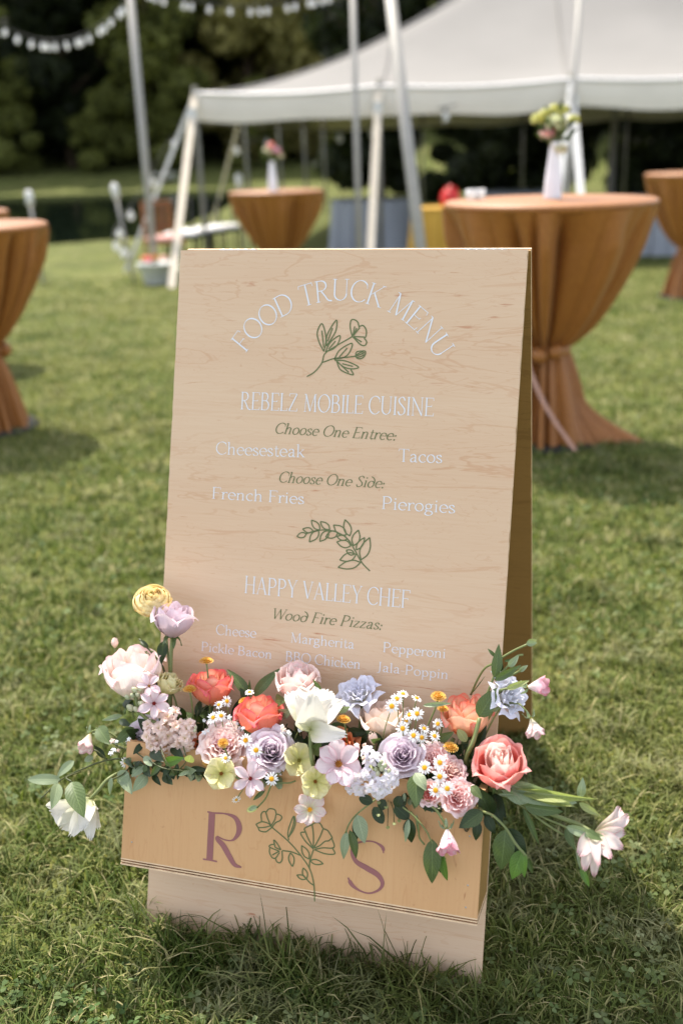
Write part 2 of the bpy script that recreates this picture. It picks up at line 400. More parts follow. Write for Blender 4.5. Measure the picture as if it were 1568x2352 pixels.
hg = (rng.uniform(.016, .040, N) + .016 * (rng.random(N) > .94)) * clump * np.clip(1.15 - .03 * yy, .7, 1.2)
loc = np.stack([xx - BC.x, yy - BC.y], 1); uu = loc @ np.array(BX[:2]); bb = loc @ np.array(BN[:2])
foot = (np.abs(uu) < .33) & (bb > -.10) & (bb < .03)
hg = np.where(foot, hg * rng.uniform(1.1, 1.8, N), hg)
keep = ~((np.abs(uu) < .31) & (bb > -.004) & (bb < .05))
g = grass_mesh('grass', xx[keep], yy[keep], hg[keep], (.0022 + .0011 * yy[keep]) * rng.uniform(.6, 1.3, keep.sum()), rng.uniform(.15, 1.5, keep.sum()), M_grass)
tag(g, 'short mown lawn grass with paler dry blades', 'grass', kind='stuff')
# taller blades against the foot of the sign
n = 340; u = rng.uniform(-.33, .35, n); b = -rng.uniform(.006, .07, n)
px = BC.x + BX.x * u + BN.x * b; py = BC.y + BX.y * u + BN.y * b
g = grass_mesh('tall_grass', px, py, rng.uniform(.03, .085, n) * rng.uniform(.6, 1, n), rng.uniform(.0018, .0035, n), rng.uniform(.1, .7, n), M_grass)
tag(g, 'longer uncut grass along the foot of the wooden sign', 'grass', kind='stuff')
# clover
n = 5200; yy = .8 * (5.5 / .8) ** rng.random(n); xx = rng.uniform(-1, 1, n) * (.45 * yy + .3)
cl = np.sin(xx * 5 + 1) * np.sin(yy * 6 + 2 * np.sin(xx * 3)) + rng.uniform(-.4, .4, n)
ok = cl > .0; xx, yy = xx[ok], yy[ok]; vv_ = []; ff = []
for x, y in zip(xx, yy):
    z = float(G(x, y)) + random.uniform(.012, .03); a0_ = random.uniform(0, 6.28); s = random.uniform(.004, .0075)
    tx, ty = random.uniform(-.4, .4), random.uniform(-.4, .4)
    for k in range(3):
        a = a0_ + k * 2.09; b0 = len(vv_); e = Vector((math.cos(a), math.sin(a))); p = Vector((-e.y, e.x))
        for (r_, t_) in ((0, 0), (.9, .75), (1.7, .7), (1.75, 0), (1.7, -.7), (.9, -.75)):
            q = e * r_ * s + p * t_ * s; vv_.append((x + q.x, y + q.y, z + q.x * tx + q.y * ty + .0012 * abs(t_)))
        ff.append((b0, b0 + 1, b0 + 2, b0 + 3)); ff.append((b0, b0 + 3, b0 + 4, b0 + 5))
M_clover = grass_mat('clover_leaf', [(0, C(50, 72, 34)), (.6, C(80, 102, 56)), (1, C(118, 134, 90))], .3)
tag(obj('clover', mesh('clover', vv_, ff), M_clover), 'small round clover leaves growing through the grass', 'clover', kind='stuff')
#SETTING_END
# ---------------------------------------------------------------- trees
def crown_mesh(name, n, rad, h0, h1, leaf, seed, lobes=34):
    rg = np.random.default_rng(seed)
    cs = []
    for i in range(lobes):
        t = (i + .5) / lobes; z = h0 + (h1 - h0) * t
        rr = rad * math.sin(math.pi * (.16 + .74 * t)) * rg.uniform(.25, .8); a = rg.uniform(0, 6.28)
        cs.append((rr * math.cos(a), rr * math.sin(a), z, rad * rg.uniform(.18, .42)))
    cs = np.array(cs); k = rg.integers(0, lobes, n); d = rg.normal(size=(n, 3)); d /= np.linalg.norm(d, axis=1)[:, None]
    d[:, 2] *= .7; P = cs[k, :3] + d * (cs[k, 3] * rg.uniform(.55, 1.08, n) ** .6)[:, None]
    nn = d + rg.normal(size=(n, 3)) * .7; nn[:, 2] += .4; nn /= np.linalg.norm(nn, axis=1)[:, None]
    t = np.cross(nn, rg.normal(size=(n, 3))); t /= np.linalg.norm(t, axis=1)[:, None]; b = np.cross(nn, t)
    s = leaf * rg.uniform(.5, 1.3, n)[:, None]
    V = np.stack([P - t * s, P - b * s * .55, P + t * s, P + b * s * .55], 1).reshape(-1, 3)
    me = mesh(name, V.tolist(), np.arange(n * 4).reshape(-1, 4).tolist(), smooth=False); return me
def tree_mat(name, a, b):
    m = Mat(name, .6, .2); g = m.node('ShaderNodeNewGeometry'); m.color(m.ramp(g.outputs['Random Per Island'], [(0, a), (1, b)])); m.thin(.45, (1, 1, .5, 1)); return m.m  # random leaf tones also stand in for shaded and sunlit leaves
T_dark = tree_mat('leaves_dark', C(22, 28, 12),  C(46, 54, 24))  # near-black leaf colour carries the shade inside the wood
T_mid = tree_mat('leaves_mid', C(58, 64, 26), C(134, 138, 70))
T_olive = tree_mat('leaves_olive', C(104, 100, 50), C(182, 172, 106))
crowns = [crown_mesh('crown', 13000, 4.2, .6, 15, .30, s) for s in (1, 2, 3)]
bush = crown_mesh('crown', 3500, 2.2, .2, 5.2, .22, 9, 9)
trunk = MB().tube(spline([(0, 0, -.6), (.1, .1, 3), (-.1, 0, 7), (.1, .1, 12)], 3), [.32, .3, .27, .25, .23, .2, .17, .14, .11, .07][:10], 8)
for s in range(6):
    a = s * 1.1; z = 3.2 + s * 1.3; trunk.tube([(0, 0, z), (math.cos(a) * 1.3, math.sin(a) * 1.3, z + 1), (math.cos(a) * 2.7, math.sin(a) * 2.7, z + 2.4)], [.12, .08, .03], 6)
trunk = trunk.me('trunk')
tdesc = {0: 'dark leafy tree', 1: 'mid green leafy tree', 2: 'olive toned leafy tree', 3: 'low dark bush'}
def tree(x, y, s, kind, label, group):
    t = thing('bush' if kind >= 3 else 'tree', (x, y, float(G(x, y))), label, 'bush' if kind >= 3 else 'tree', group)
    t.rotation_euler.z = random.uniform(0, 6.28); t.scale = (s, s, s * random.uniform(.9, 1.15))
    k = random.randrange(3)
    obj('crown', bush if kind >= 3 else crowns[k], (T_dark, T_mid, T_olive, T_mid, T_dark)[kind], t)
    if kind < 3: obj('trunk', trunk, M_bark, t)
GR = 'trees of the wood beyond the pond'
row = [(-26, 61, 1.1, 0, 'far left'), (-20, 59, 1.0, 1, 'left edge'), (-14.5, 61, 1.1, 0, ''), (-9.5, 60, 1.0, 1, ''), (-4.5, 62, 1.15, 2, ''),
       (0.2, 61, 1.2, 2, ''), (5, 57, 1.1, 2, ''), (10, 55, 1.0, 1, ''), (15, 54, 1.1, 0, ''), (21, 54, 1.1, 0, ''), (27, 56, 1.1, 0, '')]
lab = ['dark leafy tree outside the left edge of the wood', 'tall mid green tree at the left edge of the photo behind the pond', 'dark tree behind the left string of lights',
       'mid green tree rising behind the leaning pole in the tub', 'pale olive tree right of the pole that stands in the tub', 'brightest olive tree directly above the tent corner',
       'olive tree showing between the two poles above the tent roof', 'mid green tree behind the tent peak', 'dark tree hidden low behind the right of the tent',
       'dark tree seen under the right end of the tent roof', 'dark tree beyond the right edge of the tent']
for (x, y, s, k, _), lb in zip(row, lab): tree(x, y, s, k, lb, GR)
for i, x in enumerate(range(-34, 40, 6)):
    tree(x + random.uniform(-1, 1), 68 + random.uniform(-2, 3), 1.35, (0, 0, 1)[i % 3], ['dark back tree beyond the left edge of the photo', 'dark back tree left of the photo edge', 'tall dark back tree above the left cocktail table', 'tall back tree above the left string of lights', 'tall dark back tree left of the leaning pole', 'tall back tree right of the leaning pole', 'tall dark back tree above the tent corner', 'tall back tree between the slim poles', 'tall dark back tree behind the tent peak', 'back tree hidden behind the tent roof', 'dark back tree behind the right of the tent', 'dark back tree right of the photo edge', 'dark back tree far beyond the right edge'][i], 'back row of the wood')
for i, (x, y, s, lb) in enumerate([(-21, 57.5, .8, 'bush on the far bank at the left edge of the photo'), (-16.5, 58, 1.0, 'bush on the far bank below the hanging lights'),
        (-12.5, 57.5, .75, 'small bush on the far bank left of the leaning pole'), (-8.5, 57.5, .9, 'bush on the far bank behind the leaning pole'),
        (-4, 57.5, .85, 'bush on the far bank behind the tent corner'), (1, 59, .9, 'bush under the wood behind the middle cocktail table'),
        (5.5, 51, 1.0, 'bush seen under the tent behind the leaning pole'), (10, 49, 1.0, 'bush seen under the tent behind the white vase'), (14.5, 48, 1.0, 'bush seen under the tent at the right'),
        (19, 47, 1.0, 'bush beyond the tent outside the right edge')]):
    tree(x, y, s, 3, lb, 'bushes at the foot of the wood')
for i, (x, y, s, k, lb) in enumerate([(1.5, 33, .62, 0, 'tree behind the tent left of the thick leaning pole'), (5.5, 31, .66, 0, 'dark tree seen under the tent between thick pole and bouquet'), (9.5, 29.5, .66, 0, 'dark tree directly behind the bouquet under the tent'),
        (13.5, 28.5, .7, 0, 'dark tree under the tent right of the bouquet'), (17.5, 27.5, .7, 0, 'dark tree under the tent near the right edge of the photo'), (21.5, 26, .7, 0, 'dark tree outside the right edge of the photo')]):
    tree(x, y, s, k, lb, 'trees close behind the tent')
for i, (x, y, s, lb) in enumerate([(4.7, 28.6, .8, 'dark bush behind the tent right above the red dispenser'), (3.4, 30.5, .8, 'dark bush behind the tent beside the slim poles'), (7.2, 29, .85, 'dark bush behind the tent above the yellow table'), (11, 28, .9, 'dark bush behind the tent right of the vase'), (14.8, 27, .9, 'dark bush behind the tent toward the right edge'), (18.6, 26, .9, 'dark bush behind the tent at the right edge')]):
    tree(x, y, s, 4, lb, 'bushes close behind the tent')  # darkest leaf colour paints the shade seen beneath the tent
# the wood goes on behind as one mass
rg = np.random.default_rng(5); n = 60000
P = np.stack([rg.uniform(-75, 75, n), rg.uniform(74, 92, n), np.zeros(n)], 1); P[:, 2] = G(P[:, 0], P[:, 1]) + rg.uniform(0, 1, n) ** .8 * (17 + 4 * np.sin(P[:, 0] * .4))
nn = rg.normal(size=(n, 3)); nn /= np.linalg.norm(nn, axis=1)[:, None]; t = np.cross(nn, rg.normal(size=(n, 3))); t /= np.linalg.norm(t, axis=1)[:, None]; b = np.cross(nn, t); s = rg.uniform(.4, .9, n)[:, None]
V = np.stack([P - t * s, P - b * s * .6, P + t * s, P + b * s * .6], 1).reshape(-1, 3)
tag(obj('distant_wood', mesh('distant_wood', V.tolist(), np.arange(n * 4).reshape(-1, 4).tolist(), smooth=False), T_dark), 'dense dark wood filling the background behind the trees', 'wood', kind='stuff')

# ================================================================ TENT
TA = Vector((-1.70, 14.1, 0)); ta = -.13
TX = Vector((math.cos(ta), math.sin(ta), 0)); TY = Vector((-math.sin(ta), math.cos(ta), 0))
TL, TD, EAVE, PEAK = 16.45, 12.0, 1.97, 5.68
LS = 2.35
def tp(a, b, z): p = TA + TX * a + TY * b; return Vector((p.x, p.y, z))
def canopy_z(a, b):
    d = min(a, b, TL - a, TD - b) / 6
    sc_ = .05 * (abs(math.sin(math.pi * a / 2.35)) if min(b, TD - b) < .01 else 0) + .05 * (abs(math.sin(math.pi * b / 3.0)) if min(a, TL - a) < .01 else 0)
    rp = 1.0
    if 6 < a < TL - 6: rp = 1 - .16 * math.sin(math.pi * (a - 6) / (TL - 12))
    return EAVE - sc_ + (PEAK - EAVE) * (max(d, 0) ** 1.62) * rp
tent = thing('party_tent', TA + Vector((0, 0, -.3)), 'large white pole tent with scalloped eave beyond the cocktail tables', 'tent')
tl = tent.location
na, nb = 72, 48
v = [tp(TL * i / na, TD * j / nb, canopy_z(TL * i / na, TD * j / nb)) - tl for j in range(nb + 1) for i in range(na + 1)]
f = [(j * (na + 1) + i, j * (na + 1) + i + 1, (j + 1) * (na + 1) + i + 1, (j + 1) * (na + 1) + i) for j in range(nb) for i in range(na)]
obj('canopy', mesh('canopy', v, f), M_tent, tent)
def strip(pts, drop, outw, mat, name, parent, o):
    v = []; f = []
    for i, p in enumerate(pts):
        v += [p - o, p - o + Vector((0, 0, -drop * .5)) + outw * .03, p - o + Vector((0, 0, -drop - .02 * math.sin(i * .8))) + outw * .01]
    for i in range(len(pts) - 1):
        for k in range(2): f.append((i * 3 + k, (i + 1) * 3 + k, (i + 1) * 3 + k + 1, i * 3 + k + 1))
    return obj(name, mesh(name, v, f), mat, parent)
sides = [([(TL * i / 72, 0) for i in range(73)], -TY), ([(0, TD * i / 48) for i in range(49)], -TX), ([(TL * i / 72, TD) for i in range(73)], TY), ([(TL, TD * i / 48) for i in range(49)], TX)]
for pts, ow in sides:
    P3 = [tp(a, b, canopy_z(a, b)) + ow * .012 for a, b in pts]
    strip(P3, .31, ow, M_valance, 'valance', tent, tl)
    tb = MB().tube([p - tl + Vector((0, 0, .012)) for p in P3], .028, 5); obj('eave_seam', tb.me('eave_seam'), M_seam, tent)
for (a0_, b0_, a1_, b1_) in ((0, 0, 6, 6), (0, 12, 6, 6), (6, 6, TL - 6, 6), (TL - 6, 6, TL, 0), (TL - 6, 6, TL, 12), (2 * LS, 0, 2 * LS, 6), (4 * LS, 0, 4 * LS, 6), (LS, 0, LS, 2.3)):
    pts = []
    for i in range(25):
        t = i / 24; a = a0_ + (a1_ - a0_) * t; b = b0_ + (b1_ - b0_) * t; pts.append(tp(a, b, canopy_z(min(max(a, .02), TL - .02), min(max(b, .02), TD - .02)) + .01) - tl)
    obj('roof_seam', MB().tube(pts, .018, 5).me('roof_seam'), M_tent, tent)
legs = [(i * LS, 0) for i in range(8)] + [(i * LS, TD) for i in range(8)] + [(0, 3), (0, 6), (0, 9), (TL, 3), (TL, 6), (TL, 9)]
for a, b in legs:
    p = tp(a, b, 0); z0 = float(G(p.x, p.y)); pts = [Vector((p.x, p.y, z0 - .05)) - tl, Vector((p.x, p.y, canopy_z(a, b) + .1)) - tl]
    obj('tent_leg', MB().tube(pts, .03, 8).me('tent_leg'), M_leg, tent)
for a in (6, TL - 6):
    p = tp(a, 6, 0); obj('centre_pole', MB().tube([Vector((p.x, p.y, -.4)) - tl, Vector((p.x, p.y, PEAK + .3)) - tl], .06, 10).me('centre_pole'), M_alu, tent)
def strap(p0, p1, wd, mat, parent, o, name='guy_strap'):
    d = (p1 - p0).normalized(); sdv = d.cross(Vector((0, 1, 0))).normalized() * wd / 2; nb_ = d.cross(sdv).normalized() * .004
    v = [p0 - sdv - nb_, p0 + sdv - nb_, p0 + sdv + nb_, p0 - sdv + nb_, p1 - sdv - nb_, p1 + sdv - nb_, p1 + sdv + nb_, p1 - sdv + nb_]
    obj(name, MB().add([q - o for q in v], [(0, 1, 2, 3), (7, 6, 5, 4), (0, 4, 5, 1), (1, 5, 6, 2), (2, 6, 7, 3), (3, 7, 4, 0)]).me(name, False), mat, parent)
c0 = tp(0, 0, EAVE)
def gz(p): return Vector((p.x, p.y, float(G(p.x, p.y))))
strap(c0, gz(at(388, 592, 11.6)), .085, M_web, tent, tl)
strap(c0, gz(at(282, 566, 13.6)), .05, M_webw, tent, tl)
strap(tp(LS, 0, EAVE), gz(at(846, 590, 11.8)), .085, M_web, tent, tl)
strap(tp(2 * LS, 0, EAVE), gz(at(1352, 600, 11.0)), .085, M_webw, tent, tl)
strap(tp(2 * LS, 0, EAVE), gz(at(1262, 600, 10.8)), .06, M_webw, tent, tl)
strap(tp(0, 3, EAVE), gz(at(470, 470, 18)), .05, M_web, tent, tl)
# ratchet buckles near the eave
for a, q in ((0, (388, 592, 11.6)), (3, (846, 590, 11.8)), (6, (1352, 600, 11.0))):
    p = tp(a * LS / 3, 0, EAVE).lerp(gz(at(*q)), .12); obj('ratchet', MB().box((-.05, -.03, -.09), (.05, .03, .09)).me('ratchet', False), M_steel, tent, p - tl)

# leaning poles for the lights
def pole(x0, y0, x1, y1, Z0, Z1, r, label, ext=.35):
    top = at(x1, y1, Z1); b = at(x0, y0, Z0); d = (b - top)
    t = (float(G(b.x, b.y)) - top.z) / d.z; b = top + d * t; topx = top - d * ext
    o = thing('light_pole', b, label, 'pole')
    obj('shaft', MB().tube([Vector((0, 0, -.02)), topx - b], r, 10).me('shaft'), M_alu, o)
    obj('end_cap', MB().tube([topx - b, topx - b + Vector((0, 0, .04))], r * 1.3, 10).me('end_cap'), M_steel, o)
    return b, top
pb, ptop = pole(355, 600, 300, 0, 12.2, 12.2, .044, 'leaning grey metal pole standing in the blue grey tub')
pole(825, 565, 810, 0, 10.5, 10.5, .03, 'thin upright grey pole left of the thicker leaning pole')
pole(965, 565, 897, 0, 7.2, 7.4, .042, 'thick leaning grey metal pole right behind the sign top')
pole(1300, 450, 1330, 0, 10.0, 10.0, .026, 'thin grey pole rising in front of the tent roof behind the bouquet')
# tub
tb_ = thing('tub', gz(at(357, 630, 10.9)), 'round blue grey metal tub holding the leaning pole', 'tub')
pb2 = Vector((pb.x, pb.y, 0)); tb_.location = (pb.x + .02, pb.y, float(G(pb.x, pb.y)))
obj('shell', MB().lathe([(.15, 0), (.165, .02), (.215, .23), (.235, .235), (.235, .25), (.21, .25), (.2, .2)], 28).me('shell'), M_tub, tb_)
obj('ballast', MB().lathe([(.195, .16), (.12, .19), (0, .2)], 20).me('ballast'), M_bark, tb_)
for s in (-1, 1): obj('handle', MB().tube(spline([(s * .21, -.05, .2), (s * .27, -.03, .17), (s * .27, .03, .17), (s * .21, .05, .2)], 4), .008, 6).me('handle'), M_steel, tb_)
for k, (dx, dy, mt) in enumerate(((-.13, -.03, M_mum), (-.08, -.1, P_coral), (-.02, .08, M_mum), (.1, -.05, P_pink))):
    pt = thing('tub_flower', tb_.location + Vector((dx, dy, .17)), ['yellow', 'coral', 'small yellow', 'pink'][k] + ' flower head poking out of the blue grey tub', 'flower')
    obj('bloom', MB().lathe([(.01, .1), (.045, .12), (.05, .15), (.02, .165), (0, .16)], 10).me('bloom'), mt, pt)
    obj('stem', MB().tube([(0, 0, 0), (0, 0, .11)], .004, 5).me('stem'), M_stem, pt)

# strings of lights
bulb_me = MB().lathe([(.0, -.085), (.02, -.08), (.036, -.055), (.04, -.03), (.03, -.005), (.016, .012), (.016, .03), (0, .032)], 12).me('bulb')
sock_me = MB().lathe([(.0, .028), (.018, .028), (.018, .06), (.006, .068), (0, .068)], 8).me('socket')
def strand(pts, ts, label, bs=1.0):
    P = spline(pts, 12); o = thing('string_light', P[0], label, 'string lights')
    obj('cable', MB().tube([p - P[0] for p in P], .006, 5).me('cable'), M_cable, o)
    L = [0]
    for a, b in zip(P, P[1:]): L.append(L[-1] + (b - a).length)
    for t in ts:
        s = t * L[-1]; i = max(j for j in range(len(L)) if L[j] <= s); i = min(i, len(P) - 2)
        q = P[i].lerp(P[i + 1], (s - L[i]) / (L[i + 1] - L[i])) - P[0]
        mt = Matrix.Translation(q + Vector((0, 0, -.068 * bs))) @ Matrix.Rotation(random.uniform(-.3, .3), 4, 'X') @ Matrix.Rotation(random.uniform(-.3, .3), 4, 'Y') @ Matrix.Scale(bs, 4)
        b = obj('bulb', bulb_me, M_bulb, o, mt); obj('socket', sock_me, M_cable, b)
strand([at(-60, 5, 11), at(5, 55, 11), at(60, 82, 11), at(120, 92, 11), at(190, 78, 11), at(250, 40, 11), at(300, -14, 11)],
       [.1, .21, .29, .37, .43, .455, .50, .56, .62, .645, .69, .76, .79, .84, .9, .93], 'sagging string of clear bulbs at the upper left of the photo', .72)
strand([at(304, -40, 11), at(380, -10, 12), at(460, 4, 12), at(540, 12, 12), at(620, 10, 12), at(700, -4, 12), at(810, -30, 11)],
       [.14, .2, .26, .33, .355, .41, .47, .53, .555, .58, .64, .665, .72, .745, .8, .85], 'string of clear bulbs running between the two slim poles at the top', .72)
strand([tp(0, 0, 2.0), at(408, 300, 13.6), at(372, 350, 13.4), at(330, 430, 13), at(282, 500, 12.5), at(262, 540, 12), at(288, 562, 11.8)],
       [.07, .22, .45, .66, .8, .93, .99], 'short drooping string of globe bulbs beside the tent corner strap', 1.1)
strand([tp(.3, 3, 2.05), at(575, 280, 16), at(545, 330, 17), at(690, 290, 15), at(765, 300, 15), at(1048, 240, 12.4)],
       [.2, .36, .62, .74, .97], 'sparse string of globe bulbs hanging under the tent eave', 1.2)

# stakes by the pond
def stake(x0, y0, x1, y1, Z, label):
    b = at(x1, y1, Z); b = gz(b); t = at(x0, y0, Z); o = thing('garden_torch', b, label, 'torch')
    obj('shaft', MB().tube([Vector((0, 0, -.02)), t - b], .018, 7).me('shaft'), M_alu, o)
    d = (t - b).normalized(); obj('lamp', MB().tube([t - b - d * .16, t - b - d * .02, t - b + d * .02], [.045, .05, .02], 9).me('lamp'), M_webw, o)
stake(66, 440, 88, 560, 12.5, 'upright stake with white top behind the left cocktail table')
stake(262, 425, 298, 545, 12.5, 'tilted stake with white top between the pond and tub')
stake(548, 402, 560, 520, 14.5, 'short stake with pale top beside the middle cocktail table')

# ================================================================ COCKTAIL TABLES
def skirt_mesh(top_r, waist_r, hem_r, zt, zw, seed, tail=0):
    rg = random.Random(seed); ph = [rg.uniform(0, 6.28) for _ in range(6)]
    NT, NZ = 288, 44; v = []; f = []
    nf = 24
    for j in range(NZ + 1):
        t = j / NZ; z = zt * (1 - t)
        if z > zw:
            s = (zt - z) / (zt - zw); r = top_r * float(np.interp(s, [0, .26, .45, .72, .87, .97, 1], [1, .905, .79, .585, .435, .28, waist_r / top_r]))
            amp = .105 * min(1, .18 + s * 3.6) * (1 - .60 * s)
        else:
            s = (zw - z) / zw; r = waist_r + (hem_r + .02 - waist_r) * (s ** .75); amp = .035 + .035 * s
        for i in range(NT):
            a = 2 * math.pi * i / NT; q = a * nf + 1.6 * math.sin(a * 3 + ph[0]) + 1.1 * math.sin(a * 5 + ph[1])
            w1 = math.sin(q); fold = (-.22 - 1.25 * (1 - abs(math.sin(q / 2))) ** 1.5 + .30 * math.sin(q * .5 + ph[4])) * (.6 + .4 * math.sin(a * 4 + ph[2]))
            lw = math.sin(a * 9 + ph[3] + z * 2) * .3
            rr = r + amp * (fold + lw)
            zz = z
            if z < zw: 
                rr += tail * max(0, math.cos(a + .15)) ** 10 * (max(0, s - .55) / .45) ** 1.5; 
                if t > .9: zz = max(z, .006)
            v.append((rr * math.cos(a), rr * math.sin(a), zz + (.004 * math.sin(q * .5) if j == NZ else 0) + .004))
    for j in range(NZ):
        for i in range(NT): f.append((j * NT + i, (j + 1) * NT + i, (j + 1) * NT + (i + 1) % NT, j * NT + (i + 1) % NT))
    return mesh('cloth_skirt', v, f)
def table(p, H, top_r, label, seed, tail=0, ribbon=False, rot=0):
    t = thing('cocktail_table', p, label, 'table', 'cocktail tables in rust cloths'); t.rotation_euler.z = rot
    obj('table_top', MB().lathe([(top_r - .01, H - .035), (top_r + .004, H - .02), (top_r + .004, H - .008), (top_r - .006, H), (0, H + .001)], 72).me('table_top'), M_cloth, t)
    obj('cloth_skirt', skirt_mesh(top_r + .008, .10, .20, H - .03, .40 * H, seed, tail), M_cloth, t)
    k = MB()
    for i in range(40):
        a = i * 2 * math.pi / 40
    k.lathe([(.10, .40 * H - .035), (.118, .40 * H - .02), (.12, .40 * H + .01), (.10, .40 * H + .03)], 30); obj('sash', k.me('sash'), M_cloth, t)
    kk = MB()
    for s in (-1, 1): kk.lathe([(0, -.035), (.025, -.03), (.036, 0), (.022, .03), (0, .034)], 12, Matrix.Translation((s * .035 - .01, -.13, .40 * H + s * .008)) @ Matrix.Rotation(s * .6, 4, 'Y'))
    obj('knot', kk.me('knot'), M_cloth, t)
    obj('pedestal', MB().tube([(0, 0, .02), (0, 0, H - .04)], .035, 10).me('pedestal'), M_steel, t)
    obj('base_plate', MB().lathe([(.26, .006), (.26, .014), (.05, .03), (0, .03)], 32).me('base_plate'), M_dark, t)
    if ribbon:
        for pts in ([(-.10, -.11, .44), (-.09, -.15, .36), (-.02, -.22, .2), (.10, -.29, .02)], [(-.11, -.1, .44), (-.14, -.16, .33), (-.13, -.21, .16), (-.12, -.26, .03)]):
            P = spline(pts, 6); v = []; f = []
            for i, q in enumerate(P): v += [q + Vector((-.010, 0, 0)), q + Vector((.010, -.004, 0))]
            for i in range(len(P) - 1): f.append((2 * i, 2 * i + 1, 2 * i + 3, 2 * i + 2))
            obj('ribbon', mesh('ribbon', v, f), M_ribbon, t, Matrix.Rotation(-rot, 4, 'Z'))
    return t
def table_at(x, y, Z, dia, label, seed, **k):
    p = at(x, y, Z); g_ = float(G(p.x, p.y)); return table(Vector((p.x, p.y, g_)), p.z - g_, dia / 2, label, seed, **k), p
tbig, pbig = table_at(1262, 458, 4.46, .91, 'large rust clothed cocktail table directly behind the right side of the sign', 3, tail=.24, ribbon=True)
tmid, pmid = table_at(634, 438, 9.9, .91, 'rust clothed cocktail table in the distance left of the poles', 5)
table_at(-96, 518, 5.0, .84, 'rust clothed cocktail table cut by the left edge of the photo', 8, rot=2.2)
table_at(1600, 396, 9.3, .91, 'rust clothed cocktail table cut by the right edge of the photo', 11, rot=1.2)
table_at(-143, 488, 6.9, .91, 'far cocktail table whose rim just shows above the left one', 13)
gl = Matrix.Identity(4)
for k, x in enumerate((1082, 1100)):
    p = at(x, 446, 4.62); g_ = thing('glass', (p.x, p.y, tbig.location.z + (pbig.z - tbig.location.z)), ('left' if k == 0 else 'right') + ' one of two small votive glasses on the big rust table', 'glass')
    obj('cup', MB().lathe([(.022, .0), (.026, .004), (.028, .045), (.025, .045), (.02, .008), (0, .008)], 14).me('cup'), M_bulb, g_)

# vases with small bouquets
def vase(p, h, label, blabel, fl, seed):
    o = thing('vase', p, label, 'vase')
    obj('body', MB().lathe([(.0, 0), (.17 * h, .0), (.172 * h, .03 * h), (.15 * h, .35 * h), (.105 * h, .75 * h), (.085 * h, .97 * h), (.095 * h, h), (.075 * h, h), (.07 * h, .8 * h)], 24).me('body'), M_ceramic, o)
    b = thing('bouquet', p + Vector((0, 0, h * .9)), blabel, 'bouquet'); rg = random.Random(seed)
    for mt, dx, dz, r in fl:
        q = Vector((dx, rg.uniform(-.03, .03), dz))
        obj('stem', MB().tube(spline([(0, 0, -.05), q * .5, q], 4), .003, 5).me('stem'), M_stem, b)
        hd = MB()
        for k in range(26):
            a = k * 2.4; e = Vector((math.cos(a), math.sin(a), rg.uniform(-.3, .9))).normalized(); c_ = q + e * r * .5; sd_ = e.cross(Vector((0, 0, 1))).normalized() * r * .5; u_ = e.cross(sd_).normalized() * r * .5
            hd.add([c_ - sd_, c_ - u_, c_ + sd_ + e * r * .3, c_ + u_ + e * r * .3], [(0, 1, 2, 3)])
        obj('blossom', hd.me('blossom'), mt, b)
    for k in range(14):
        a = rg.uniform(0, 6.28); q = Vector((math.cos(a) * .05, math.sin(a) * .04, rg.uniform(.02, .14))); d = Vector((math.cos(a), .3 * math.sin(a), rg.uniform(0, 1))).normalized(); s_ = d.cross(Vector((0, 1, .2))).normalized() * .012
        obj('leaf', MB().add([q, q + d * .025 + s_, q + d * .06, q + d * .025 - s_], [(0, 1, 2, 3)]).me('leaf'), L_mid if k % 2 else L_dark, b)
pv = Vector((at(1268, 452, 4.5).x, at(1268, 452, 4.5).y, pbig.z + .001))
vase(pv, .235, 'white tapered ceramic vase on the large rust table', 'loose bouquet of white, pink and yellow flowers in the large table vase',
     [(P_white, 0, .10, .05), (P_anem, -.03, .06, .04), (P_lemon, -.07, .12, .035), (P_lemon, .03, .15, .03), (P_lemon, .08, .11, .03), (P_pink, -.05, .05, .025), (P_lemon, .0, .16, .025), (P_cream, .02, -.01, .035), (P_lemon, -.05, .14, .025)], 4)
pv = Vector((at(627, 435, 9.8).x, at(627, 435, 9.8).y, pmid.z + .001))
vase(pv, .27, 'small white vase on the distant middle table', 'small pink bouquet in the vase on the distant middle table',
     [(P_cream, -.03, .13, .05), (P_anem, .05, .12, .05), (P_pinks, 0, .17, .04), (P_cream, .09, .07, .03)], 6)

# ================================================================ UNDER THE TENT
def cloth_table(p, r, H, mat, label, seed, name='banquet_table'):
    t = thing(name, p, label, 'table'); v = []; f = []; NT = 72
    for j in range(9):
        z = H * (1 - j / 8)
        for i in range(NT):
            a = 2 * math.pi * i / NT; rr = r + (.02 + .09 * (j / 8)) * (.6 + .5 * math.sin(a * 11 + seed + math.sin(a * 3) * 2)); v.append((rr * math.cos(a), rr * math.sin(a), z + .01))
    for j in range(8):
        for i in range(NT): f.append((j * NT + i, (j + 1) * NT + i, (j + 1) * NT + (i + 1) % NT, j * NT + (i + 1) % NT))
    obj('cloth_drop', mesh('cloth_drop', v, f), mat, t)
    obj('table_top', MB().lathe([(r + .03, H), (r, H + .018), (0, H + .02)], 48).me('table_top'), mat, t)
    obj('pedestal', MB().tube([(0, 0, 0), (0, 0, H)], .05, 8).me('pedestal'), M_dark, t)
    return t
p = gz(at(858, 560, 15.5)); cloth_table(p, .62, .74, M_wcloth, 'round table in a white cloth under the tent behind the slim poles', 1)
p = gz(at(1012, 560, 12.6)); yt = cloth_table(p, .36, .76, M_ycloth, 'small round table in a yellow cloth left of the big rust table', 2)
d_ = thing('drink_dispenser', p + Vector((.1, -.1, .785)), 'red round drink dispenser on the yellow clothed table', 'dispenser')
obj('tank', MB().lathe([(.0, 0), (.1, 0), (.115, .03), (.12, .1), (.1, .17), (.06, .2), (0, .205)], 20).me('tank'), M_red, d_)
